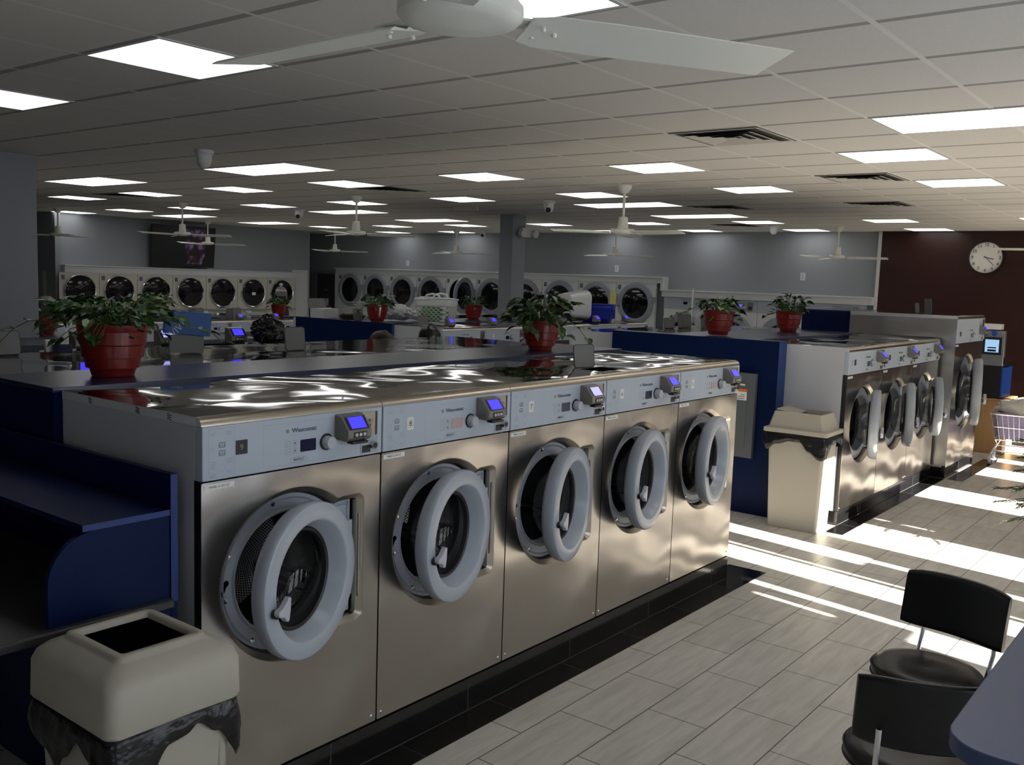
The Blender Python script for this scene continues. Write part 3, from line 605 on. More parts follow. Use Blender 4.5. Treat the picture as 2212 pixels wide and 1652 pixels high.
# ------------------------------------------------------------------ navy bulkheads and the work desk
def bulk(label, x0, x1, y0, y1, h, endx=None, ey=None, eh=None, z0=0.0):
    t = thing('bulkhead_cabinet', label, 'cabinet', (x0, (y0+y1)/2, z0)); w = (y1-y0)/2
    mb = MB(); mb.box(0, x1-x0, -w, w, 0, h-.02-z0); mb.build('body', 'blue', t, smooth=0)
    mb = MB(); mb.box(-.006, x1-x0, -w-.004, w+.004, h-.02-z0, h-z0); mb.build('top', 'bluetop', t, bevel=.002)
    if endx is not None:
        mb = MB(); c = (y0+y1)/2; mb.box(endx-x0, -.001, ey[0]-c, ey[1]-c, .002, eh-z0, 0)
        mb.poly([(endx-x0, ey[0]-c-.001, .004), (-.002, ey[0]-c-.001, .004), (-.002, ey[0]-c-.001, eh-z0), (endx-x0, ey[0]-c-.001, eh-z0)], 1)  # window-facing side in brighter blue, the light on it put into the colour
        mb.poly([(endx-x0-.002, ey[0]-c-.002, eh-z0+.001), (-.002, ey[0]-c-.002, eh-z0+.001), (-.002, ey[1]-c, eh-z0+.001), (endx-x0-.002, ey[1]-c, eh-z0+.001)], 2)
        mb.build('end_panel', ['blue', 'bluee', 'bluetop'], t, smooth=0)
    return t
bulk('navy laminate bulkhead between the two near washer rows, under the big red pot', 1.80, 6.0, 3.672, 4.24, 1.53)
bulk('navy bulkhead with a wide end panel carrying the electrical panel', 8.05, 10.94, 3.56, 4.48, 1.545, 7.88, (3.235, 4.93), 1.553)
bulk('navy bulkhead of the middle island, under the white laundry basket', 7.86, 10.76, 8.02, 8.76, 1.448, 7.82, (7.90, 9.62), 1.452)
bulk('navy bulkhead of the middle island beyond the middle pillar', 11.08, 12.4, 8.02, 8.76, 1.448)
bulk('navy bulkhead of the far island under a small red pot', 4.62, 10.4, 12.76, 13.34, 1.27)
t = thing('bulkhead_cabinet', 'raised navy cabinet beside the tall washer', 'cabinet', (11.10, 4.0, 0))
mb = MB(); mb.box(0, 1.2, -.28, .30, 0, 1.76, 0); mb.build('body', 'blue', t, smooth=0)
mb = MB(); mb.box(-.004, 1.2, -.28, .30, 1.76, 1.78, 0); mb.build('top', 'bluetop', t, smooth=0)
# grey-blue folding counter round the near pillar
t = thing('folding_counter', 'grey-blue laminate counter running behind the near island to the pillar', 'counter', (0, 0, 0))
for x in (0.4, 3.0, 5.4): mb = MB(); mb.box(x, x+.05, 7.6, 8.3, 0, 1.33); mb.build('support_panel', 'blue', t, smooth=0)
mb = MB(); mb.box(.2, 5.75, 7.55, 8.36, 1.33, 1.37); mb.box(.2, 3.41, 8.36, 8.9, 1.33, 1.37); mb.box(4.0, 5.85, 8.36, 8.9, 1.33, 1.37); mb.build('top', 'bluegrey', t, bevel=.004)
# desk at the end of the near island
t = thing('work_desk', 'navy laminate work desk with raised shelf at the near island end', 'desk', (1.55, 3.5, 0))
def P(n, m_, *b, bev=.002):
    mb = MB(); x0, x1, y0, y1, z0, z1 = b; mb.box(x0-1.55, x1-1.55, y0-3.5, y1-3.5, z0, z1); return mb.build(n, m_, t, bevel=bev)
P('back_panel', 'blue', 1.758, 1.782, 2.80, 4.6, 0, 1.327); P('edge_banding', 'bluee', 1.757, 1.783, 2.797, 2.80, .89, 1.327, bev=0)
P('shelf', 'blue', 1.456, 1.757, 2.803, 4.6, 1.188, 1.208); P('shelf_edge', 'bluee', 1.455, 1.757, 2.800, 2.803, 1.188, 1.208, bev=0)
P('worktop', 'greyedge', .95, 1.757, 2.775, 4.6, .875, .905, bev=.006); P('base_panel', 'blue', 1.70, 1.757, 2.80, 4.6, 0, .875)
mb = MB(); pr = [(1.757, .905), (1.757, 1.187), (1.50, 1.187)] + [(1.50-.155*math.sin(math.radians(a)), 1.032+.155*math.cos(math.radians(a))) for a in range(10, 91, 10)] + [(1.345, .905)]
mb.X = Matrix.Translation((-1.55, -3.5, 0)); mb.plate(pr, [], 2.803, 2.823); mb.build('side_bracket', 'blue', t, smooth=0, bevel=.0015)
# electrical panel
t = thing('electrical_panel', 'grey steel electrical panel with orange and white warning labels', 'electrical panel', (7.878, 3.6, .5))
mb = MB(); mb.box(-.05, 0, -.19, .20, .01, .76); mb.build('box', 'egrey', t, bevel=.004)
mb = MB(); mb.box(-.056, -.05, -.12, .13, .10, .66); mb.build('door', 'egrey', t, bevel=.002)
mb = MB(); mb.X = Matrix.Translation((0, -.10, .02)); mb.box(-.0575, -.056, -.02, .10, .50, .60, 0); mb.box(-.058, -.0575, -.02, .10, .575, .60, 1); mb.box(-.058, -.056, 0, .10, .63, .645, 0)
for q in range(3): mb.box(-.0582, -.0574, 0, .08-.02*q, .51+.018*q, .516+.018*q, 2)
mb.build('warning_label', ['sticker', 'orange', 'ink'], t, smooth=0)
# ------------------------------------------------------------------ wall dryers
def dryer(name, label, group, W, zb, zt, cz, R, front, ring, left):
    t = thing(name, label, 'dryer', group=group)       # local: front faces -y, x centred
    w = W/2-.004
    mb = MB(); mb.plate([(-w, 0), (w, 0), (w, zt), (-w, zt)], [circ(0, cz, R*.90, 40)], 0, .03); mb.lathe([(R*.90, .03), (R*.9, .5), (.001, .5)], (0, 0, cz), 'Y', 40, 1)
    mb.box(-w, w, .5, .6, 0, zt, 0); mb.build('cabinet', [front, 'hole'], t, smooth=30)
    mb = MB()
    if left: mb.lathe([(R, 0), (R, -.02), (R*.965, -.035), (R*.92, -.03), (R*.90, -.005)], (0, 0, cz), 'Y', 48)
    else:
        mb.lathe([(R, 0), (R, -.025), (R*.97, -.045), (R*.80, -.05), (R*.745, -.035), (R*.735, -.005)], (0, 0, cz), 'Y', 48)
        mb.box(R*.92, R*1.13, -.03, 0, cz+R*.08, cz+R*.34)
    d = mb.build('door', ring, t, smooth=40)
    g = R*.91 if left else R*.74
    mb = MB(); mb.lathe([(g, -.012), (g*.7, -.03), (.001, -.04)], (0, 0, cz), 'Y', 40); mb.build('window', 'dglass', d, smooth=50)
    if not left: mb = MB(); mb.tube((-R*.87, -.045, cz-R*.15), (-R*.87, -.062, cz-R*.15), .018, n=10); mb.build('latch', 'ink', d)
    mb = MB(); mb.box(-w+.035, -w+.10, -.004, 0, zt-.13, zt-.05); mb.build('number_sticker', 'ink', t, smooth=0)
    mb = MB(); mb.box(w-.006, w+.002, -.003, .0, .3, zt-.1, 0); mb.box(-w, w, -.002, 0, zt-.03, zt-.027, 0)
    if left: mb.box(-w+.02, w-.02, -.05, 0, cz-R-.05, cz-R-.03, 0)
    mb.build('seam', 'inkl', t, smooth=0)
    return t
DP = dryer('dryer', 'x', 'x', .75, 0, 1.875, 1.545, .305, 'cream', 'chrome', True)
LD = ['first cream dryer of the row under the television, next to the white pier', 'second cream dryer from the white pier', 'third cream dryer from the white pier, behind the big pothos', 'fourth cream dryer from the white pier, below the television', 'cream dryer with a clear round window behind the blue carton', 'cream dryer with a small white note on its window', 'last cream dryer of the row, behind the person in the bobble hat']
for i in range(7): o = dup(DP, loc=(8.72+.75*i, DYW, 0), label=LD[i], group='cream dryers under the television')
mb = MB(); mb.box(-.05, .04, -.046, -.041, 1.5, 1.56); mb.build('note', 'sticker', bpy.data.objects[[x.name for x in COL.objects if x.get('label') == LD[5]][0]], smooth=0)
wipe(DP)
BD = ['first white dryer beside the dark doorway', 'white dryer second from the dark doorway', 'white dryer behind the white plastic bag', 'white dryer behind the white laundry basket', 'white dryer with its door swung wide open', 'white dryer just left of the middle pillar', 'white dryer just right of the middle pillar', 'white dryer behind the tipped white hamper', 'white dryer above the blue basket with a yellow note', 'white dryer at the end of the row where the fascia steps down']
DP = dryer('dryer', 'x', 'x', .84, 0, 2.03, 1.655, .37, 'dwhite', 'dring', False)
for i in range(10):
    o = dup(DP, loc=(14.94, 16.45-.84*i, 0), rz=-PI/2, label=BD[i], group='white dryers along the back wall')
    if i == 4:
        for k in o.children:
            if k.name.startswith('door'): k.location = (.37, -.37, 0); k.rotation_euler = (0, 0, math.radians(98))
            if k.name.startswith('door'): k.location = (.37+.05, -.40, 0)
    if i == 8:
        mb = MB(); mb.box(.33, .46, -.06, -.055, 1.62, 1.86); mb.build('yellow_note', 'yellow', o, smooth=0)
wipe(DP)
WL = ['wall washer beside the last white dryer, behind the open grey lids', 'wall washer behind the middle red pot', 'wall washer with a lit reader, behind and between two red pots', 'wall washer nearest the dark red wall']
for i in range(4):
    t = thing('wall_washer', WL[i], 'washing machine', (14.98, 8.33-.88*i-.44, 0), -PI/2, 'built-in washers in the back wall')
    mb = MB(); mb.box(-.436, .436, .0, .12, .1, 1.60, 0); mb.build('cabinet', 'dwhite', t, bevel=.003)
    mb = MB(); mb.box(-.438, .438, -.012, .12, 1.60, 1.80, 0); p = mb.build('control_panel', 'casting', t, bevel=.003)
    text('brand_lettering', 'Wascomat', .028, 'ink', p, (.0, -.013, 1.755), sx=1.2)
    mb = MB(); mb.box(-.05, .03, -.014, -.012, 1.68, 1.725); mb.build('display', 'lcd_dark', p, smooth=0)
    mb = MB(); mb.box(.27, .36, -.02, -.012, 1.62, 1.76, 0); mb.box(.285, .345, -.024, -.019, 1.64, 1.69, 1); mb.build('coin_slot', ['coin', 'black'], p, smooth=0)
    if i > 0: card_reader(t, .16, 1.65, -.012, 'lcd_white' if i == 2 else 'lcd_blue')
    mb = MB(); mb.lathe([(.38, 0), (.38, -.03), (.36, -.05), (.27, -.05), (.25, -.02)], (0, 0, 1.17), 'Y', 44); d = mb.build('door', 'dring', t, smooth=40)
    mb = MB(); mb.lathe([(.255, -.012), (.15, -.03), (.001, -.035)], (0, 0, 1.17), 'Y', 36); mb.build('window', 'dglass', d, smooth=50)
print('dryers')
# ------------------------------------------------------------------ ceiling fixtures
LIGHTS = [(-3,2,1,'large square lit panel just left of the nearest fan blade'),(-3,5,1,'square lit panel cut by the left picture edge'),(-3,-1,1,'lit panel showing behind the nearest fan hub'),
 (2,7,2,'long lit panel right of the white dome camera'),(2,12,2,'long lit panel touching the near pillar'),(2,-3,2,'largest long lit panel, at the right picture edge'),
 (4,-1,1,'square lit panel under the long one at the right picture edge'),(7,-1,1,'square lit panel third down at the right picture edge'),(4,2,1,'square lit panel left of the fan rod over the wide washers, largest there'),(4,5,1,'square lit panel above the middle pillar'),
 (7,2,1,'square lit panel left of the middle right-hand vent'),(7,5,1,'square lit panel beside the camera right of the middle pillar'),(9,5,2,'long lit panel crossed by the rod of the nearest hanging fan'),(12,5,2,'long lit panel right of that fan rod'),
 (4,8,1,'square lit panel directly above the dark vent over the second fan'),(4,11,1,'square lit panel below and left of the long one by the dome camera'),(4,14,1,'square lit panel over the bulge of the vent at left'),(4,17,1,'square lit panel right of the near pillar, second down'),
 (7,8,1,'square lit panel above and left of the middle pillar'),(7,11,1,'square lit panel behind the second fan cup'),(7,14,1,'square lit panel left of the small lensed camera'),(7,17,1,'square lit panel right of the fan cup before the television'),(7,20,1,'square lit panel left of the fan before the television'),(7,23,1,'square lit panel behind the fan next to the near pillar'),
 (9,13,2,'long lit panel crossed by the second fan rod'),(9,20,2,'long lit panel crossed by the rod of the fan before the television'),(12,13,2,'long lit panel halfway between the second fan and the middle pillar'),(12,20,2,'long lit panel right of the television top'),
 (14,2,1,'square lit panel above the fan near the dark red wall'),(17,2,1,'square lit panel at the top of the dark red wall'),(14,5,1,'square lit panel above the small back dome camera'),(17,5,1,'square lit panel left of the fan cup near the red wall'),
 (14,8,1,'square lit panel just right of the nearest hanging fan hub'),(17,8,1,'square lit panel under the back vent'),(14,11,1,'square lit panel just right of the middle pillar'),(17,11,1,'thin lit panel low at the right side of the middle pillar'),
 (14,14,1,'thin lit panel above the brightly lit fan'),(14,17,1,'thin lit panel right of the second fan motor'),(17,17,1,'thin lit panel behind the cup of the brightly lit fan'),(17,20,1,'thinnest lit panel right of the second fan motor'),(14,20,1,'thin lit panel left of the second fan motor'),
 (14,-1,1,'sliver of a lit panel at the right picture edge over the clock'),(19,9,1,''),(12,26,1,'thin lit panel over the return wall right of the television')]
LIGHTS = [q for q in LIGHTS if q[3]]
LP = {}
def mklight(n):
    t = thing('ceiling_light', 'x', 'ceiling light'); a = GT; b_ = GT*n
    mb = MB(); P = [(.004, .004), (a-.004, .004), (a-.004, b_-.004), (.004, b_-.004)]; Q = inset(P, .018); mb.X = Matrix.Rotation(PI/2, 4, 'X')
    mb = MB()
    for z0, z1 in ((-.004, .0),):
        mb.box(.004, .022, .004, b_-.004, z0, z1); mb.box(a-.022, a-.004, .004, b_-.004, z0, z1); mb.box(.022, a-.022, .004, .022, z0, z1); mb.box(.022, a-.022, b_-.022, b_-.004, z0, z1)
    mb.build('frame', 'lampframe', t, smooth=0)
    mb = MB(); mb.box(.022, a-.022, .022, b_-.022, -.003, -.001); mb.build('diffuser', 'lamp', t, smooth=0)
    return t
for n in (1, 2): LP[n] = mklight(n)
where = lambda x, y: ('over the near island' if x < 6 and y < 6 else 'over the front aisle' if y < 2.6 else 'over the wide washers across the aisle' if y < 6.3 and x < 12.3 else 'over the middle island' if y < 10.5 and x < 12.3 else 'over the far island' if y < 15 and x < 12.3 else 'near the cream dryers' if x < 12.3 else 'near the back wall')
cnt = {}
for i, j, n, lab in LIGHTS:
    x, y = GX+i*GT, GY+j*GT; w_ = where(x, y); kind = 'square' if n == 1 else 'long rectangular'
    lab = lab or '%s lit ceiling panel %s' % (kind, w_)
    dup(LP[n], loc=(x, y, HC), label=lab, group='flat ceiling light panels')
for n in (1, 2): wipe(LP[n])
def vent(i, j, lab):
    t = thing('ceiling_vent', lab, 'air vent', (GX+(i+.5)*GT, GY+(j+.5)*GT, HC), group='square ceiling diffusers')
    mb = MB(); mb.box(-.29, .29, -.29, .29, -.004, -.001, 1)
    for q, s in enumerate((.29, .222, .158, .094)):
        z = -.003; a = s-.050; w_ = -.014 if q else -.005
        mb.loft([[(-s, -s, w_), (s, -s, w_), (s, s, w_), (-s, s, w_)], [(-a, -a, z), (a, -a, z), (a, a, z), (-a, a, z)]], 0, False, False)
    mb.box(-.03, .03, -.03, .03, -.012, -.008, 0); mb.build('louvre_frame', ['ventw', 'ventd'], t, smooth=0)
for v in ((2, 0, 'square ceiling vent with dark gaps, largest one on the right'), (6, 0, 'square ceiling vent between two lit panels at the right'), (10, 1, 'square ceiling vent farther back on the right'), (5, 8, 'dark ceiling vent above the second fan'), (4, 15, 'dark ceiling vent near the near pillar'), (10, 4, 'dark ceiling vent behind the third fan rod'), (15, 6, 'dark ceiling vent close to the back wall')): vent(*v)
# fans
def fan(loc, ang, lab):
    t = thing('ceiling_fan', lab, 'ceiling fan', (loc[0], loc[1], 0), ang, 'white three-blade ceiling fans')
    z = 2.48
    mb = MB(); mb.lathe([(.070, HC), (.068, HC-.02), (.045, HC-.06), (.02, HC-.075), (.001, HC-.075)], n=24); mb.build('ceiling_cup', 'fan', t)
    mb = MB(); mb.tube((0, 0, z+.12), (0, 0, HC-.05), .0125, n=12); mb.build('downrod', 'fan', t)
    mb = MB(); mb.lathe([(.02, z+.16), (.042, z+.155), (.052, z+.05), (.055, z+.045)], n=24); mb.lathe([(.055, z+.048), (.105, z+.044), (.118, z+.030), (.118, z+.012), (.108, z+.002), (.085, z-.002), (.04, z-.010), (.001, z-.012)], n=36); mb.build('motor_housing', 'fan', t, smooth=40)
    for k in range(3):
        a = 2*PI*k/3; mb = MB(); mb.X = Matrix.Rotation(a, 4, 'Z') @ Matrix.Rotation(math.radians(-9), 4, 'X')
        R_ = []
        for r_, w0 in ((.13, .052), (.17, .070), (.30, .074), (.69, .068), (.70, .066)):
            R_.append([(r_, -w0, z+.006), (r_, -w0*.8, z+.011), (r_, -.01, z+.007), (r_, 0, z+.013), (r_, .01, z+.007), (r_, w0*.8, z+.011), (r_, w0, z+.006), (r_, w0, z+.004), (r_, 0, z+.004), (r_, -w0, z+.004)])
        mb.X = Matrix.Rotation(a, 4, 'Z') @ Matrix.Translation((0, 0, z)) @ Matrix.Rotation(math.radians(-10), 4, 'X') @ Matrix.Translation((0, 0, -z))
        mb.loft(R_); b = mb.build('blade', 'fan', t, smooth=25)
        m2 = MB(); m2.X = Matrix.Rotation(a, 4, 'Z'); m2.box(.10, .20, -.03, .03, z+.014, z+.018)
        for dx, dy in ((.155, .03), (.155, -.03), (.19, 0)): m2.ball((dx, dy, z+.001), .006, n=4)
        m2.build('blade_bracket', 'fan', b)
fan((1.37, 1.22), math.radians(-31), 'white three-blade ceiling fan overhead, nearest of all')
FX = [((7.87, 4.86), 20, 'white ceiling fan above the front of the wide washers'), ((7.87, 8.58), 75, 'white ceiling fan hanging in front of the dark doorway'), ((7.87, 12.2), 65, 'white ceiling fan in front of the television'), ((7.87, 15.8), 20, 'white ceiling fan beside the near pillar'), ((14.1, 12.5), 80, 'brightly lit white ceiling fan left of the middle pillar'), ((13.8, 15.7), 70, 'white ceiling fan near the dark doorway'), ((10.8, 15.9), 70, 'white ceiling fan overlapping the television edge'), ((14.0, 4.95), 37, 'white ceiling fan before the dark red wall'), ((14.2, 8.9), 80, 'white ceiling fan beyond the largest hanging rod'), ((10.9, 1.55), 100, 'white ceiling fan at the right picture edge')]
for l_, a, s in FX: fan(l_, math.radians(a), s)
# cameras, emergency light, small ceiling items
def dome(x, y, lab, eye=None):
    t = thing('security_camera', lab, 'security camera', (x, y, HC), group='ceiling security cameras')
    mb = MB(); mb.lathe([(.075, 0), (.075, -.025), (.062, -.035), (.058, -.05), (.056, -.09), (.04, -.125), (.015, -.14), (.001, -.141)], n=28); mb.build('housing', 'wplastic', t, smooth=40)
    if eye is not None:
        mb = MB(); d = Vector((math.cos(eye), math.sin(eye), -.5)).normalized(); c = Vector((0, 0, -.085)); mb.tube(c+d*.02, c+d*.066, .03, n=16); mb.build('lens', 'black', t)
dome(4.45, 6.6, 'white dome camera below the dark part of the ceiling, left'); dome(9.04, 6.6, 'white camera with a dark lens right of the middle pillar', -2.6); dome(9.15, 11.2, 'small camera with a dark lens left of the second fan', -2.6); dome(13.4, 5.7, 'small white dome camera near the back right panels'); dome(14.0, 11.75, 'tiny camera with a dark lens left of the middle pillar', -2.6)
t = thing('emergency_light', 'white twin-lamp emergency light on the middle pillar', 'emergency light', (10.98, 8.47, 2.62))
mb = MB(); mb.box(-.09, .12, -.07, 0, 0, .13); mb.build('battery_box', 'wplastic', t, bevel=.006)
for x_ in (-.13, .16): mb = MB(); mb.tube((x_, -.06, .06), (x_-.01, -.14, .05), .045, .055, n=18); mb.build('lamp_head', 'wplastic', t)
t = thing('hanging_sign', 'small grey box sign on the ceiling left of the middle pillar', 'sign', (9.4, 8.2, HC-.06)); mb = MB(); mb.box(0, .04, -.2, .2, 0, .06, 0); mb.build('sign_box', 'ventw', t, smooth=0)
# television
t = thing('television', 'large black wall television tilted down above the cream dryers', 'television', (10.86, 16.80, 2.44)); 
t.rotation_euler = (math.radians(5), 0, 0)
mb = MB(); mb.box(-.70, .70, -.03, .03, -.40, .40); mb.build('case', 'black', t, bevel=.005)
mb = MB(); mb.box(.02, .47, -.0315, -.030, -.34, .36); mb.build('screen', 'tv', t, smooth=0)
mb = MB(); mb.box(-.1, .1, .03, .19, -.1, .1); mb.build('wall_bracket', 'black', t, smooth=0)
# clock
t = thing('wall_clock', 'round white wall clock with black numerals on the dark red wall', 'clock', (15.055, 3.17, 2.55), -PI/2)
mb = MB(); mb.lathe([(.225, 0), (.237, -.02), (.237, -.045), (.222, -.045), (.218, -.03)], n=56, ax='Y'); mb.build('rim', 'black', t, smooth=40)
mb = MB(); mb.lathe([(.222, -.018), (.001, -.019)], n=56, ax='Y'); f = mb.build('face', 'sticker', t, smooth=0)
for h in range(1, 13):
    a = PI/2-h*PI/6; text('numeral', str(h), .062, 'ink', f, (.182*math.cos(a), -.0195, .182*math.sin(a)), bold=.0012)
for nm, ang, ln, w_ in (('hour_hand', 17, .105, .006), ('minute_hand', 22.7*5, .155, .004)):
    a = PI/2 - math.radians(102 if nm == 'hour_hand' else 22.6*6); mb = MB(); mb.X = Matrix.Rotation(-a, 4, 'Y'); mb.box(-.03, ln, -.026, -.024, -w_, w_); mb.build(nm, 'ink', t, smooth=0)
# sockets and wall pieces
for y_, z_, lab in ((9.42, 2.275, 'white wall plate above the yellow note'), (14.8, 2.285, 'white wall plate above the white bag'), (5.88, 2.215, 'white wall plate left of the dark red wall')):
    t = thing('wall_plate', lab, 'socket plate', (15.11, y_, z_), -PI/2, 'white plates high on the back wall'); mb = MB(); mb.box(-.04, .04, -.008, 0, -.06, .06); mb.build('plate', 'wplastic', t, bevel=.002)
    mb = MB()
    for q in (-.028, 0, .028): mb.box(-.012, .012, -.010, -.008, q-.008, q+.008)
    mb.build('sockets', 'inkl', t, smooth=0)
t = thing('thermostat', 'small cream thermostat on the dark wall by the white pier', 'thermostat', (8.36, 17.6, 1.74), -PI/2); mb = MB(); mb.box(-.05, .05, -.03, 0, -.07, .05); mb.build('case', 'cream', t, bevel=.004)
# ------------------------------------------------------------------ pots with pothos
def leafshape(mb, base, d, n_, s, fold=.25):
    d = Vector(d).normalized(); n_ = Vector(n_); sd = d.cross(n_).normalized(); n_ = sd.cross(d).normalized(); b = Vector(base)
    P_ = lambda u, v, h: b + d*(u*s) + sd*(v*s) + n_*(h*s)
    spine = [P_(0, 0, 0), P_(.35, 0, .05), P_(.7, 0, .02), P_(1.05, 0, -.12)]
    for sg in (1, -1):
        e = [P_(-.10, sg*.20, fold*.4), P_(.22, sg*.40, fold*.7), P_(.62, sg*.30, fold*.4)]
        mb.poly([spine[0], e[0], e[1], spine[1]]); mb.poly([spine[1], e[1], e[2], spine[2]]); mb.poly([spine[2], e[2], spine[3]])
def pot(loc, D, nleaf, spread, lab, seed, hh=.77, trail=0, ls=.085, up_=.12):
    rnd = random.Random(seed); t = thing('plant_pot', lab, 'potted plant', loc, rnd.random()*6); H_ = D*hh; R = D/2
    prof = [(.001, 0), (.56, 0), (.60, .02), (.66, .16), (.76, .17), (.79, .36), (.86, .37), (.895, .60), (.93, .62), (.96, .86), (.98, .88), (1.0, .995), (.985, 1.0), (.95, .99), (.92, .88), (.90, .84)]
    mb = MB(); mb.lathe([(r*R, z*H_) for r, z in prof], n=40); mb.build('pot', 'red', t, smooth=28)
    mb = MB(); mb.lathe([(R*.91, H_*.86), (.001, H_*.88)], n=24); mb.build('soil', 'soil', t)
    lf = MB(); st = MB()
    for i in range(nleaf):
        a = rnd.random()*2*PI; rr = rnd.random()**.6*R*.7; p0 = Vector((rr*math.cos(a)*.7, rr*math.sin(a)*.7, H_*.88))
        a2 = a + rnd.uniform(-.5, .5); reach = spread*rnd.uniform(.25, 1); hz = up_*rnd.uniform(.15, 1)*(1.1-.5*reach/spread)
        p2 = Vector((p0.x+reach*math.cos(a2), p0.y+reach*math.sin(a2), H_+hz-(.10 if reach > spread*.85 else 0)*rnd.random()))
        p1 = (p0+p2)/2 + Vector((0, 0, .04+.05*rnd.random()))
        pts = [p0*(1-u)**2 + p1*2*u*(1-u) + p2*u*u for u in (0, .33, .66, 1)]
        if math.hypot(p2.x, p2.y) < R and p2.z < H_+.01: p2.z = H_+.02
        st.path(pts, .0022, n=5)
        d = Vector((math.cos(a2), math.sin(a2), rnd.uniform(-.7, .35))); n_ = Vector((rnd.uniform(-.5, .5), rnd.uniform(-.5, .5), 1))
        leafshape(lf, p2, d, n_, ls*rnd.uniform(.7, 1.25))
    for q in range(trail):
        a = rnd.uniform(0, 2*PI); pts = []; x = R*.9
        for u in range(7): pts.append(Vector(((x+.035*u*1.6)*math.cos(a+.06*u), (x+.035*u*1.6)*math.sin(a+.06*u), H_+.05-.004*u*u+.02*math.sin(u*1.3+q))))
        st.path(pts, .0025, n=5)
        for u in range(1, 7): leafshape(lf, pts[u], (math.cos(a+rnd.uniform(-1.2, 1.2)), math.sin(a+rnd.uniform(-1.2, 1.2)), rnd.uniform(-.8, .2)), (0, rnd.uniform(-.4, .4), 1), ls*rnd.uniform(.7, 1.1))
    fo = lf.build('foliage', 'leaf', t, smooth=60); st.build('stem', 'stem', fo)
    return t
pot((2.205, 3.955, 1.53), .297, 190, .215, 'largest red pot of variegated pothos on the near navy bulkhead', 3, trail=3, ls=.060, up_=.13)
pot((5.30, 3.90, 1.53), .27, 95, .17, 'red pot of pothos on the near bulkhead beside the open grey lid', 11, trail=3, ls=.085, up_=.20)
pot((8.30, 4.02, 1.554), .30, 85, .16, 'red pot of pothos on the navy end panel above the aisle', 5, trail=2, ls=.07, up_=.13)
pot((10.05, 4.04, 1.546), .285, 60, .13, 'red pot of upright pothos beside the raised navy cabinet', 8, trail=1, ls=.07, up_=.20)
pot((7.99, 8.32, 1.454), .265, 60, .14, 'red pot of pothos left of the white laundry basket', 14, ls=.07, up_=.13)
pot((10.0, 8.52, 1.448), .255, 50, .13, 'red pot of pothos right of the white laundry basket', 17, ls=.07, up_=.14)
pot((10.16, 12.95, 1.27), .25, 45, .13, 'small red pot in front of the person in the bobble hat', 21, ls=.075, up_=.12)
pot((4.19, 8.70, 1.37), .26, 40, .13, 'red pot half hidden behind the near pillar', 24, ls=.07, up_=.13)
pot((8.02, 13.1, 1.27), .27, 70, .22, 'red pot behind the big pothos, below the cream dryers', 27, ls=.08, up_=.16)
print('pots')
# ------------------------------------------------------------------ waste bins
def sqring(hx, hy, z, r, n=6):
    return [(x, y, z) for x, y in rrect(-hx, hx, -hy, hy, r, n)]
def liner(t, hx, hy, z, drop, seed, flare=.015):
    mb = MB(); n = 220; rings = []
    per = rrect(-hx, hx, -hy, hy, .04, 6); L_ = [0]
    for k in range(len(per)): L_.append(L_[-1]+(Vector(per[(k+1) % len(per)])-Vector(per[k])).length)
    def at(s):
        s = (s % 1)*L_[-1]
        for k in range(len(per)):
            if L_[k+1] >= s: u = (s-L_[k])/max(1e-6, L_[k+1]-L_[k]); return Vector(per[k])*(1-u)+Vector(per[(k+1) % len(per)])*u
    for j in range(9):
        v = j/8; ring = []
        for k in range(n):
            p = at(k/n); a = math.atan2(p.y, p.x); dd = drop(math.degrees(a) % 360)
            nz = noise.noise(Vector((p.x*9, p.y*9, v*2.5+seed)))*.022*v + noise.noise(Vector((p.x*26, p.y*26, v*5+seed)))*.008*v
            o = p.normalized()*(flare*math.sin(v*PI*.9)+nz+.004)
            ring.append((p.x+o.x, p.y+o.y, z-dd*v))
        rings.append(ring)
    mb.loft(rings, 0, False, False); o = mb.build('bin_liner', 'bag', t, smooth=60)
    md = o.modifiers.new('thick', 'SOLIDIFY'); md.thickness = .0015
    return o
def interp(tab):
    def f(a):
        for (a0, v0), (a1, v1) in zip(tab, tab[1:]):
            if a0 <= a <= a1: u = (a-a0)/(a1-a0); u = u*u*(3-2*u); return v0+(v1-v0)*u
        return tab[-1][1]
    return f
t = thing('waste_bin', 'beige square waste bin with a domed lid and black liner beside the navy desk', 'waste bin', (1.445, 2.485, 0))
mb = MB(); mb.loft([sqring(.165, .175, 0, .03), sqring(.190, .205, .70, .035), sqring(.195, .210, .78, .035)]); 
for sx in (-1, 1): mb.box(sx*.145-.004, sx*.145+.004, -.2035, -.185, .05, .70)
mb.build('body', 'beige', t, smooth=30, bevel=.004)
mb = MB(); mb.loft([sqring(.206, .224, .765, .035), sqring(.212, .230, .775, .038), sqring(.210, .228, .880, .040), sqring(.202, .220, .905, .045), sqring(.185, .203, .922, .05), sqring(.150, .165, .940, .04), sqring(.142, .155, .944, .03), sqring(.138, .150, .954, .025), sqring(.130, .142, .957, .02), sqring(.114, .126, .956, .012), sqring(.110, .122, .950, .010), sqring(.105, .117, .90, .01)], 0, True, False)
mb.build('lid', 'beige', t, smooth=55)
mb = MB(); mb.box(-.106, .106, -.118, .118, .935, .940); mb.build('lid_opening', 'hole', t, smooth=0)  # black sheet below the rim, painted for the shade inside the bin
liner(t, .203, .218, .772, interp([(0, .10), (25, .13), (45, .16), (70, .10), (130, .10), (150, .13), (165, .17), (178, .12), (195, .06), (212, .10), (226, .25), (240, .19), (262, .07), (285, .045), (300, .09), (316, .20), (335, .12), (360, .10)]), 3)
t = thing('waste_bin', 'beige swing-top waste bin with black liner in front of the navy end panel', 'waste bin', (7.79, 2.94, 0), .03, sc=(.86, 1, 1))
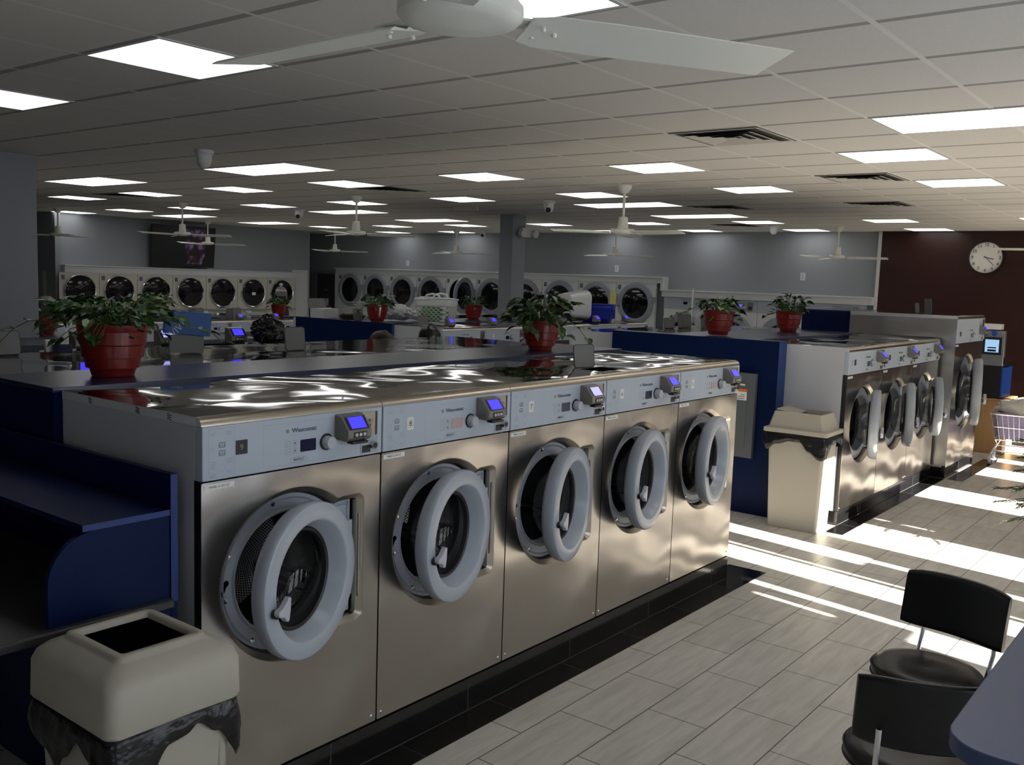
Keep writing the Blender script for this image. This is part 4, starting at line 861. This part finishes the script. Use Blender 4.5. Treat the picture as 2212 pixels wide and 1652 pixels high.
mb = MB(); mb.loft([sqring(.19, .205, 0, .02), sqring(.215, .235, .84, .025)]); mb.build('body', 'beige', t, smooth=30, bevel=.004)
mb = MB(); mb.loft([sqring(.245, .265, .815, .02), sqring(.252, .272, .820, .02), sqring(.250, .270, .850, .02), sqring(.222, .240, .855, .03), sqring(.190, .205, .985, .03), sqring(.178, .193, .990, .02), sqring(.182, .196, .86, .02)], 0, False, False); mb.build('lid', 'beige', t, smooth=35)
mb = MB(); mb.X = Matrix.Translation((0, .10, .985)) @ Matrix.Rotation(.22, 4, 'X'); mb.box(-.17, .17, -.07, .09, -.006, .006); mb.build('swing_flap', 'beige', t, bevel=.004)
mb = MB(); mb.box(-.18, .18, -.195, .195, .86, .862); mb.build('lid_opening', 'hole', t, smooth=0)
liner(t, .240, .258, .822, interp([(0, .08), (40, .14), (60, .1), (120, .08), (136, .16), (150, .10), (170, .07), (192, .07), (206, .14), (222, .20), (236, .17), (252, .08), (270, .07), (290, .08), (318, .13), (340, .1), (360, .08)]), 8, .02)
# ------------------------------------------------------------------ chairs and counter
def chair(loc, rz, lab):
    t = thing('vinyl_chair', lab, 'chair', loc, rz)      # faces +y, seat centre at origin
    mb = MB(); mb.lathe([(.001, .382), (.17, .380), (.205, .386), (.214, .400), (.217, .420), (.2175, .438), (.208, .450), (.17, .458), (.09, .457), (.001, .452)], n=44)
    for z_ in (.405, .440): mb.lathe([(.216, z_-.004), (.2215, z_), (.216, z_+.004)], n=44)
    mb.build('seat', 'vinyl', t, smooth=60)
    mb = MB(); R_ = []
    for k in range(-10, 11):
        u = k/10; x = u*.225; y = -.245 + .055*u*u; e = .125*(1-.10*abs(u)**5); th = .022*(1-.25*abs(u)**8); zc = .665
        ring = []
        for q in range(20): a = 2*PI*q/20; c, s_ = math.cos(a), math.sin(a); ring.append((x, y+math.copysign(abs(c)**.5, c)*th*.8-.02*(math.copysign(abs(s_)**.4, s_)), zc+math.copysign(abs(s_)**.35, s_)*e))
        R_.append(ring)
    mb.loft(R_); mb.build('backrest', 'vinyl', t, smooth=60)
    for s_ in (-1, 1):
        mb = MB(); mb.path([(s_*.155, -.13, .375), (s_*.155, -.20, .40), (s_*.158, -.240, .50), (s_*.158, -.255, .62)], .0095, n=10); mb.build('back_post', 'chrome', t)
    for sx in (-1, 1):
        for sy in (-1, 1): mb = MB(); mb.path([(sx*.13, sy*.13, .38), (sx*.19, sy*.19, .012), (sx*.19, sy*.19, 0)], .0105, n=10); mb.build('leg', 'chrome', t)
    mb = MB(); mb.box(-.13, .13, -.14, -.11, .37, .385); mb.box(-.13, .13, .11, .14, .37, .385); mb.build('seat_frame', 'chrome', t)
    return t
chair((4.13, .965, 0), math.radians(75), 'black vinyl chair with round seat, back turned to the far end of the blue counter')
chair((3.34, .81, 0), math.radians(-63), 'black vinyl chair seen from behind, at the rounded corner of the blue counter')
t = thing('counter_table', 'blue laminate table with a rounded corner beside the black chairs', 'table', (3.9, .1, 0))
P_ = rrect(-1.30, 1.3, -.75, .462, .13, 8); mb = MB(); mb.loft([[(x, y, .792) for x, y in P_], [(x, y, .84) for x, y in P_]]); mb.build('tabletop', 'table', t, smooth=30, bevel=.004)
mb = MB(); mb.tube((.2, -.1, 0), (.2, -.1, .79), .045, n=20); mb.box(-.1, .5, -.14, -.06, 0, .02); mb.box(.16, .24, -.4, .2, 0, .02); mb.build('pedestal', 'black', t)
# ------------------------------------------------------------------ goods on the islands
def blob(name, mats, c, r, sc, nz, seed, parent=None, n=20):
    mb = MB(); mb.ball(c, r, 0, n, sc, nz, seed); return mb.build(name, mats, parent, smooth=50)
t = thing('rubbish_sack', 'full black rubbish sack standing on the second washer row', 'sack', (3.98, 5.17, 1.522), .4)
blob('sack_body', 'bag', (0, 0, .095), .105, (1.25, 1.0, .85), .28, 4, t, 26); blob('gathered_top', 'bag', (.02, .02, .165), .05, (1, .8, .7), .5, 9, t)
blob('spilled_folds', 'bag', (.115, -.03, .030), .05, (1.1, .9, .45), .4, 12, t)
def basket(lab, loc, rz, w, l, h, m_, holes, name='laundry_basket', flare=.82):
    t = thing(name, lab, 'laundry basket', loc, rz); mb = MB()
    nx, nz_ = (56, 12)
    per = rrect(-w/2, w/2, -l/2, l/2, .06, 5); L_ = [0]
    for k in range(len(per)): L_.append(L_[-1]+(Vector(per[(k+1) % len(per)])-Vector(per[k])).length)
    def at(s, v):
        s = (s % 1)*L_[-1]
        for k in range(len(per)):
            if L_[k+1] >= s: u = (s-L_[k])/max(1e-6, L_[k+1]-L_[k]); p = Vector(per[k])*(1-u)+Vector(per[(k+1) % len(per)])*u; break
        f = flare+(1-flare)*v; return Vector((p.x*f, p.y*f, v*h))
    rows = 7 if holes else 1
    if holes:
        cols = 26
        for r_ in range(rows):
            for c_ in range(cols):
                v0, v1 = .10+.085*r_, .10+.085*(r_+1); s0 = (c_+(.5 if r_ % 2 else 0))/cols; s1 = s0+1/cols
                q = [at(s0, v0), at(s1, v0), at(s1, v1), at(s0, v1)]; c = sum(q, Vector())/4; inn = []
                n_ = 8; skip = (c_ % 13) in (5, 6, 12)
                if skip: mb.poly(q); continue
                ou = []
                for k in range(n_):
                    a = 2*PI*(k+.5)/n_; ca, sa = math.cos(a), math.sin(a); mx_ = max(abs(ca), abs(sa)); uo, vo = ca/mx_, sa/mx_
                    ou.append(at(s0+(uo+1)/2/cols, v0+(vo+1)/2*(v1-v0))); inn.append(at(s0+(ca*.80+1)/2/cols, v0+(sa*.78+1)/2*(v1-v0)))
                for k in range(n_): mb.poly([ou[k], ou[(k+1) % n_], inn[(k+1) % n_], inn[k]])
        N_ = 52
        bands = [(0, .10), (.695, 1.0)]
    else: N_ = 60; bands = [(0, 1)]
    for b0, b1 in bands:
        rings = [[at(k/N_, b0+(b1-b0)*j/4) + Vector((0, 0, (.03*h*math.cos(4*PI*k/N_) if holes and b1 == 1 and j == 4 else 0))) for k in range(N_)] for j in range(5)]
        mb.loft(rings, 0, False, False)
    mb.poly([at(k/N_, 0) for k in range(N_)])
    o = mb.build('basket_shell', m_, t, smooth=40); md = o.modifiers.new('t', 'SOLIDIFY'); md.thickness = .005
    mb = MB(); rim = [at(k/60, 1)+Vector((0, 0, (.03*h*math.cos(4*PI*k/60) if holes else 0))) for k in range(60)]; mb.path(rim+rim[:1], .011 if holes else .009, n=8); mb.build('rim', m_, t)
    return t
t = basket('white laundry basket with round holes and green cloth inside', (8.36, 7.70, 1.452), .50, .40, .46, .30, 'wplastic', True)
blob('green_laundry', 'green', (0, .02, .13), .15, (1, 1.1, .8), .3, 2, t)
for sx in (-1, 1):
    mb = MB(); mb.path([(sx*.19, -.10, .29), (sx*.20, -.07, .345), (sx*.205, 0, .36), (sx*.20, .07, .345), (sx*.19, .10, .29)], .013, n=8); mb.build('carry_handle', 'wplastic', t)
t = basket('bright blue plastic basket next to the tipped white hamper', (11.70, 7.60, 1.45), .45, .40, .52, .24, 'bplastic', False, flare=.78)
mb = MB()
for q in range(9): mb.box(-.16+.04*q-.004, -.16+.04*q+.004, -.245, -.236, .04, .19)
mb.build('rib', 'bplastic', t)
t = thing('tipped_hamper', 'large white hamper lying on its side with a dark handle slot', 'laundry hamper', (11.18, 7.62, 1.45), .25)
mb = MB(); rings = []
for x, s_, r_ in ((-.50, .76, .05), (-.2, .88, .05), (.16, .97, .06), (.18, 1.06, .07), (.21, 1.06, .07), (.21, .98, .06)):
    rings.append([(x, py*s_, .215*1.06+pz*s_) for py, pz in rrect(-.15, .15, -.205, .205, r_+.03, 5)])
mb.loft(rings, 0, True, False); mb.build('hamper_shell', 'wplastic', t, smooth=45)
mb = MB(); mb.X = Matrix.Translation((.205, 0, .228)); mb.loft([[(0, a*.96, b*.96) for a, b in rrect(-.15, .15, -.205, .205, .08, 5)], [(.006, a*.94, b*.94) for a, b in rrect(-.15, .15, -.205, .205, .08, 5)]]); mb.build('hamper_base', mat('lilac_white_plastic', (.42, .43, .55), .4), t, smooth=40)
mb = MB(); mb.box(.211, .216, -.125, .03, .19, .265, 0); mb.path([(.216, -.03, .17), (.220, -.085, .18), (.220, -.10, .23), (.220, -.085, .28), (.216, -.03, .29)], .010, n=6, mi=1); mb.build('handle_slot', ['reader', 'lcd_dark'], t)
t = thing('plastic_bag', 'crumpled clear white plastic bag of laundry behind the red pot', 'plastic bag', (8.42, 8.42, 1.462), .2)
blob('bag_body', 'film', (0, 0, .09), .13, (1.0, 1.5, .72), .35, 5, t, 24); blob('bag_tail', 'film', (.26, -.16, .06), .10, (1, 1.2, .6), .4, 6, t, 20)
t = thing('flower_pot', 'white blossoms in a small grey pot near the end of the middle island', 'potted plant', (8.05, 8.72, 1.449))
mb = MB(); mb.lathe([(.001, 0), (.05, 0), (.06, .09), (.055, .09), (.05, .08)], n=20); mb.build('pot', 'lid', t); mb = MB(); fl = MB(); rnd = random.Random(5)
for q in range(16):
    a = rnd.random()*6.3; r_ = rnd.uniform(.02, .12); p = (r_*math.cos(a), r_*math.sin(a), rnd.uniform(.13, .24)); mb.path([(0, 0, .07), (p[0]*.4, p[1]*.4, .14), p], .002, n=4)
    for k in range(5): leafshape(fl, p, (math.cos(k*1.256), math.sin(k*1.256), .2), (0, 0, 1), .034)
f = fl.build('blossoms', 'petal', t, smooth=60); mb.build('stem', 'stem', f)
t = thing('wicker_tray', 'low dark woven tray on the end of the middle island', 'tray', (8.32, 9.12, 1.441)); mb = MB(); mb.lathe([(.001, .005), (.13, .005), (.16, .05), (.17, .05), (.14, 0), (.001, 0)], n=30); mb.build('tray', 'bark', t); 
mb = MB(); rnd = random.Random(2)
for q in range(40): a = rnd.random()*6.3; r_ = rnd.random()*.12; mb.ball((r_*math.cos(a), r_*math.sin(a), .03+rnd.random()*.02), .022, n=4)
tag(mb.build('dried_petals', 'bark', t), kind='stuff')
for x_, y_, lab, nm, w_, h_ in ((9.3, 12.6, 'small white detergent cup on the far island, left of the person', 'detergent_cup', .045, .11), (8.45, 12.5, 'small white detergent cup beside an open lid on the far island', 'detergent_cup', .045, .11)):
    t = thing(nm, lab, 'cup', (x_, y_, 1.266)); mb = MB(); mb.lathe([(.001, 0), (w_*.8, 0), (w_, h_*.9), (w_*.85, h_), (.001, h_)], n=18); mb.build('cup', 'wplastic', t, smooth=30)
    mb = MB(); mb.tube((0, -w_, h_*.5), (0, -w_-.003, h_*.5), .02, n=12); mb.build('cup_label', 'inkl', t)
t = thing('paper_box', 'open white carton at the left end of the middle island', 'carton', (9.30, 11.6+.9, 1.265), .2); 
t.location = (8.12, 9.42, 1.441)
mb = MB(); mb.box(-.16, .16, -.1, .1, 0, .12); mb.build('carton_body', 'white', t, smooth=0); mb = MB(); mb.X = Matrix.Translation((0, .1, .12)) @ Matrix.Rotation(-.3, 4, 'X'); mb.box(-.17, .17, 0, .006, 0, .13); mb.build('carton_flap', 'lid', t, smooth=0)
t = thing('detergent_carton', 'blue detergent carton with white slanted lettering, leaning behind the big pothos', 'carton', (3.21, 4.93, 1.625), -.45)
mb = MB(); mb.X = Matrix.Rotation(.08, 4, 'Y'); mb.box(-.135, .125, -.03, .03, 0, .135); b = mb.build('carton_body', 'box_blue', t, bevel=.003); text('lettering', 'VIW', .055, 'white', t, (-.055, -.0315, .035), (PI/2, -.75, 0))
mb = MB(); mb.box(-.10, .09, -.022, .025, -.105, -.001); mb.build('carton_stand', 'lid', t, smooth=0)
t = thing('small_box', 'small white box with a navy face near the left edge of the second row', 'box', (2.60, 5.25, 1.52), -.3); mb = MB(); mb.box(-.06, .04, 0, .05, 0, .07, 0); mb.box(-.03, .07, -.05, 0, 0, .05, 1); mb.build('box_body', ['wplastic', 'lcd_dark'], t, bevel=.006)
t = thing('white_rod', 'tall thin white rod standing on a washer top behind the navy end panel', 'rod', (10.405, 5.4, 1.52)); mb = MB(); mb.tube((0, 0, 0), (.01, 0, .45), .011, n=8); mb.box(-.02, .02, -.02, .02, 0, .01); mb.build('rod', 'wplastic', t)
t = thing('detergent_scoop', 'pale translucent plastic scoop standing among the open grey lids', 'scoop', (10.5, 5.35, 1.52), .3); mb = MB(); mb.loft([[(-.04, -.03, 0), (.04, -.03, 0), (.04, .03, 0), (-.04, .03, 0)], [(-.06, -.04, .18), (.06, -.04, .18), (.06, .04, .18), (-.06, .04, .18)]], 0, True, False); mb.build('scoop', 'film', t, smooth=0)
# ------------------------------------------------------------------ change machine, stand, cart
t = thing('change_machine', 'blue and grey change machine with a lit screen beyond the tall washer', 'change machine', (13.3, 2.66, .71), 0)
mb = MB(); mb.box(-.02, .5, -.16, .05, .0, .45, 0); mb.box(-.05, .45, -.19, -.16, .02, .40, 1); mb.build('cash_drawer', ['black', 'kblue'], t, bevel=.006)
mb = MB(); mb.X = Matrix.Rotation(-.03, 4, 'Y'); mb.box(-.05, .05, -.17, .10, .42, .86); mb.build('screen_housing', 'kiosk', t, bevel=.006)
mb = MB(); mb.X = Matrix.Rotation(-.03, 4, 'Y'); mb.box(-.058, -.05, -.14, .08, .56, .78, 0); mb.box(-.060, -.058, -.11, .05, .59, .75, 1); mb.box(-.062, -.060, -.08, .02, .60, .625, 2); mb.box(-.062, -.060, -.08, .02, .64, .655, 2); mb.build('screen', ['black', 'screenk', 'lcd_dark'], t, smooth=0)
mb = MB(); mb.box(-.06, -.05, -.20, -.10, .44, .53); mb.build('card_slot', 'black', t)
mb = MB(); mb.lathe([(.035, 0), (.035, -.01), (.001, -.012)], (-.075, -.05, .825), 'X', 20); mb.build('badge', 'kblue', t)
t = thing('printer_box', 'small white box on top of the change machine', 'box', (13.3, 2.66, 1.585)); mb = MB(); mb.box(-.08, .08, -.12, .12, 0, .07); mb.build('box_body', 'wplastic', t, bevel=.006)
t = thing('wooden_stand', 'pale wooden stand below the change machine', 'stand', (13.38, 2.62, 0)); mb = MB(); mb.box(-.12, .5, -.20, .25, 0, .69); mb.box(-.14, .52, -.22, .27, .69, .708); mb.build('cabinet', 'wood', t, bevel=.006)
t = thing('laundry_cart', 'chrome wire laundry cart on castors by the change machine', 'cart', (12.72, 2.02, 0), .1)
mb = MB()
W_, L_, z0, z1 = .28, .42, .30, .61
for z in (z0, z1, (z0+z1)/2):
    f = .86 if z == z0 else (.93 if z != z1 else 1)
    c = [(-W_*f, -L_*f, z), (W_*f, -L_*f, z), (W_*f, L_*f, z), (-W_*f, L_*f, z)]
    for a, b_ in zip(c, c[1:]+c[:1]): mb.tube(a, b_, .009 if z == z1 else .004, n=6)
for q in range(15):
    u = -1+2*q/14
    for sg in (-1, 1):
        mb.tube((W_*sg*.86, u*L_*.86, z0), (W_*sg, u*L_, z1), .0028, n=5)
        if q < 10: u2 = -1+2*q/9; mb.tube((u2*W_*.86, sg*L_*.86, z0), (u2*W_, sg*L_, z1), .0028, n=5)
    mb.tube((-W_*.86, u*L_*.86, z0), (W_*.86, u*L_*.86, z0), .0028, n=5)
mb.build('wire_basket', 'chrome', t)
mb = MB()
for sx in (-1, 1):
    for sy in (-1, 1): mb.path([(sx*W_*.85, sy*L_*.85, z0), (sx*W_*.8, sy*L_*.8, .25), (sx*W_*.95, sy*L_*.95, .12)], .011, n=8)
for a, b_ in (((-W_, -L_, .17), (W_, -L_, .17)), ((-W_, L_, .17), (W_, L_, .17)), ((-W_, -L_, .17), (-W_, L_, .17)), ((W_, -L_, .17), (W_, L_, .17))): mb.tube([v*.9 for v in a[:2]]+[.17], [v*.9 for v in b_[:2]]+[.17], .009, n=8)
mb.build('lower_frame', 'chrome', t)
for sx in (-1, 1):
    for sy in (-1, 1): mb = MB(); mb.lathe([(.02, -.016), (.062, -.014), (.065, 0), (.062, .014), (.02, .016)], (sx*W_*.95, sy*L_*.95, .065), 'Y', 22); mb.build('castor_wheel', 'knob', t)
t = thing('laundry_bundle', 'pale quilt heaped on lilac cloth in the wire cart', 'laundry', (12.72, 2.02, .315), .1)
blob('quilt', 'quilt', (0, 0, .35), .27, (.95, 1.45, .52), .25, 3, t, 22); mb = MB(); mb.loft([sqring(.215, .33, .0, .05), sqring(.23, .36, .15, .05), sqring(.24, .37, .30, .05)]); mb.build('lilac_cloth', 'purple', t, smooth=50)
# small conifer by the window, one branch reaches into the frame
t = thing('potted_conifer', 'dark green conifer branch reaching in at the right picture edge', 'tree', (8.40, 1.07, 0))
mb = MB(); mb.lathe([(.001, 0), (.16, 0), (.2, .30), (.17, .30), (.16, .26), (.001, .26)], n=24); mb.build('tree_pot', 'lid', t); mb = MB(); mb.path([(0, 0, .2), (0, .01, 1.0), (0, 0, 1.75)], [.03, .022, .006], n=8); tr_ = mb.build('trunk', 'bark', t)
mb = MB(); br = MB(); rnd = random.Random(9)
for q in range(64):
    z = .34+1.2*q/64; a = q*2.4+rnd.uniform(-.2, .2); ln = (.50*(1-(z-.3)/1.3)+.07)*rnd.uniform(.85, 1.08)
    b0 = Vector((0, 0, z)); d = Vector((math.cos(a), math.sin(a), -.15)); tip = b0+d*ln+Vector((0, 0, -.05*ln)); br.path([b0, (b0+tip)/2+Vector((0, 0, .02)), tip], .004, n=4)
    for k in range(70):
        u = .12+.88*k/70; p = b0.lerp(tip, u); s_ = 1 if k % 2 else -1; sd = Vector((-d.y, d.x, 0))*s_; e = (d*.6+sd*rnd.uniform(.3, 1)+Vector((0, 0, rnd.uniform(-.8, .5)))).normalized()*rnd.uniform(.035, .065)*(1.15-u*.3)
        w_ = (Vector((0, 0, .0045)) if k % 2 else sd*.0045); mb.poly([p-w_, p+w_, p+e]); e2 = (d*.7+Vector((0, 0, rnd.uniform(-1, .8)))+sd*.3).normalized()*rnd.uniform(.03, .055); mb.poly([p-sd*.004, p+sd*.004, p+e2])
n_ = mb.build('needles', 'needle', t, smooth=0); br.build('branch', 'bark', n_)
# ------------------------------------------------------------------ people
def person(lab, loc, rz, h, hairm, hat=False, arm=0, coat='cloth', bun=False):
    t = thing('person', lab, 'person', loc, rz); k = h/1.7      # faces +y
    me = bpy.data.meshes.new('body'); V = [(0, 0, .92), (0, 0, 1.12), (0, 0, 1.33), (0, 0, 1.44), (0, .015, 1.50), (0, .02, 1.57), (0, .02, 1.625),
        (.09, 0, .88), (.10, .01, .50), (.10, -.01, .09), (.10, .09, .04), (-.09, 0, .88), (-.10, .01, .50), (-.10, -.01, .09), (-.10, .09, .04),
        (.16, 0, 1.37), (.21, .02, 1.13), (.20, .20-.1*(1-arm), 1.02+.06*arm), (-.16, 0, 1.37), (-.21, .02, 1.13), (-.20, .20-.1*(1-arm), 1.02+.06*arm)]
    if arm: V[17] = (.24, .26, 1.12); V[20] = (-.24, .26, 1.12)
    Ed = [(0, 1), (1, 2), (2, 3), (3, 4), (4, 5), (5, 6), (0, 7), (7, 8), (8, 9), (9, 10), (0, 11), (11, 12), (12, 13), (13, 14), (2, 15), (15, 16), (16, 17), (2, 18), (18, 19), (19, 20)]
    Rr = [(.15, .11), (.135, .095), (.15, .10), (.055, .055), (.055, .06), (.072, .085), (.045, .055), (.085, .09), (.058, .06), (.042, .045), (.035, .03), (.085, .09), (.058, .06), (.042, .045), (.035, .03), (.055, .055), (.042, .042), (.03, .03), (.055, .055), (.042, .042), (.03, .03)]
    # hands: palm, thumb and four fingers on each wrist
    for s_, wv in ((1, 17), (-1, 20)):
        w0 = Vector(V[wv]); V.append(tuple(w0+Vector((0, .055, -.01)))); pm = len(V)-1; Ed.append((wv, pm)); Rr.append((.032, .016))
        for f_, (dx, ln) in enumerate(((-.024, .065), (-.008, .075), (.009, .07), (.025, .055))):
            V.append(tuple(w0+Vector((dx, .09, -.015)))); Rr.append((.0085, .0085)); Ed.append((pm, len(V)-1)); V.append(tuple(w0+Vector((dx*1.15, .09+ln*.6, -.03)))); Rr.append((.008, .008)); Ed.append((len(V)-2, len(V)-1)); V.append(tuple(w0+Vector((dx*1.15, .09+ln, -.055)))); Rr.append((.007, .007)); Ed.append((len(V)-2, len(V)-1))
        V.append(tuple(w0+Vector((-s_*.045, .06, -.012)))); Rr.append((.009, .009)); Ed.append((pm, len(V)-1)); V.append(tuple(w0+Vector((-s_*.055, .09, -.03)))); Rr.append((.008, .008)); Ed.append((len(V)-2, len(V)-1))
    me.from_pydata([tuple(c*k for c in v) for v in V], Ed, []); me.materials.append(M['skin'])
    o = bpy.data.objects.new('body', me); COL.objects.link(o); o.parent = t
    md = o.modifiers.new('skin', 'SKIN'); md.use_smooth_shade = True
    for sv, r_ in zip(me.skin_vertices[0].data, Rr): sv.radius = (r_[0]*k, r_[1]*k)
    me.skin_vertices[0].data[0].use_root = True
    ss = o.modifiers.new('sub', 'SUBSURF'); ss.levels = 1; ss.render_levels = 1
    # face
    c = Vector((0, .035, 1.585))*k
    mb = MB(); mb.path([c+Vector((0, .085, .03))*k, c+Vector((0, .105, -.01))*k, c+Vector((0, .095, -.025))*k], [.008*k, .014*k, .010*k], n=8); mb.build('nose', 'skin', o)
    mb = MB(); [mb.ball(c+Vector((q*.032, .082, .022))*k, .011*k, n=6) for q in (-1, 1)]; mb.build('eyes', 'hairk', o)
    mb = MB(); mb.ball(c+Vector((0, .080, -.055))*k, .022*k, n=6, sc=(1, .4, .25)); mb.build('mouth', 'red', o)
    for q in (-1, 1): mb = MB(); mb.ball(c+Vector((q*.085, -.015, .0))*k, .028*k, n=6, sc=(.4, .7, 1)); mb.build('ear', 'skin', o)
    # coat and trousers
    def loftv(name, m_, secs):
        mb = MB(); mb.loft([[(cx*k+rx*k*math.cos(2*PI*q/20), cy_*k+ry*k*math.sin(2*PI*q/20), z*k) for q in range(20)] for cx, cy_, z, rx, ry in secs], 0, True, True); return mb.build(name, m_, t, smooth=60)
    loftv('jacket', coat, [(0, 0, .82, .175, .13), (0, 0, 1.0, .165, .125), (0, 0, 1.2, .175, .125), (0, 0, 1.34, .205, .12), (0, 0, 1.40, .19, .105), (0, .005, 1.45, .09, .085), (0, .01, 1.49, .075, .075)])
    for s_ in (-1, 1):
        A = [Vector(V[15 if s_ > 0 else 18])*k, Vector(V[16 if s_ > 0 else 19])*k, Vector(V[17 if s_ > 0 else 20])*k]
        mb = MB(); mb.path([A[0]+Vector((-s_*.02*k, 0, .0)), A[0].lerp(A[1], .5), A[1], A[1].lerp(A[2], .6), A[2]], [.075*k, .065*k, .06*k, .05*k, .042*k], n=12); mb.build('sleeve', coat, t, smooth=60)
        mb = MB(); mb.path([(s_*.085*k, 0, .88*k), (s_*.10*k, .01*k, .5*k), (s_*.10*k, 0, .1*k)], [.10*k, .075*k, .065*k], n=12); mb.build('trouser_leg', 'cloth', t, smooth=60)
        mb = MB(); mb.ball((s_*.10*k, .05*k, .04*k), .065*k, n=8, sc=(.75, 1.9, .62)); mb.build('shoe', 'black', t)
    mb = MB(); mb.ball(Vector((0, -.004, 1.615))*k, .112*k, n=14, sc=(1.0, 1.10, 1.04), nz=.10, seed=2)
    if not hat: mb.ball(Vector((0, -.055, 1.53))*k, .09*k, n=10, sc=(.95, .8, 1.3), nz=.1, seed=4)
    if bun: mb.path([Vector((0, -.09, 1.63))*k, Vector((-.02, -.17, 1.58))*k, Vector((-.05, -.20, 1.45))*k, Vector((-.06, -.18, 1.32))*k], [.035*k, .045*k, .04*k, .015*k], n=10)
    mb.build('hair', hairm, t, smooth=60)
    if hat:
        mb = MB(); mb.lathe([(.112*k, 0), (.118*k, .03*k), (.118*k, .055*k)], (0, .015*k, 1.60*k), n=24, mi=0); mb.lathe([(.117*k, .05*k), (.113*k, .09*k), (.105*k, .11*k)], (0, .015*k, 1.60*k), n=24, mi=0)
        mb.lathe([(.112*k, .085*k), (.100*k, .125*k)], (0, .015*k, 1.605*k), n=24, mi=1); mb.lathe([(.103*k, .12*k), (.075*k, .165*k), (.03*k, .188*k), (.001, .19*k)], (0, .015*k, 1.60*k), n=24, mi=0)
        h_ = mb.build('bobble_hat', ['knit', 'knitw'], t, smooth=50); blob('bobble', 'knitw', (0, .015*k, 1.82*k), .035*k, (1, 1, 1), .3, 1, h_, 8)
    return t
person('person in dark coat and grey striped bobble hat behind the far red pot', (11.50, 14.60, 0), math.radians(200), 1.645, 'hairk', hat=True, arm=1)
person('person with brown hair, only the top of the head showing over the second washer row', (5.56, 5.72, 0), math.radians(-150), 1.525, 'hairb')
person('person with black ponytail bending their head beyond the second washer row', (6.52, 6.08, 0), math.radians(150), 1.545, 'hairk', bun=True)
print('done', len(bpy.data.objects))
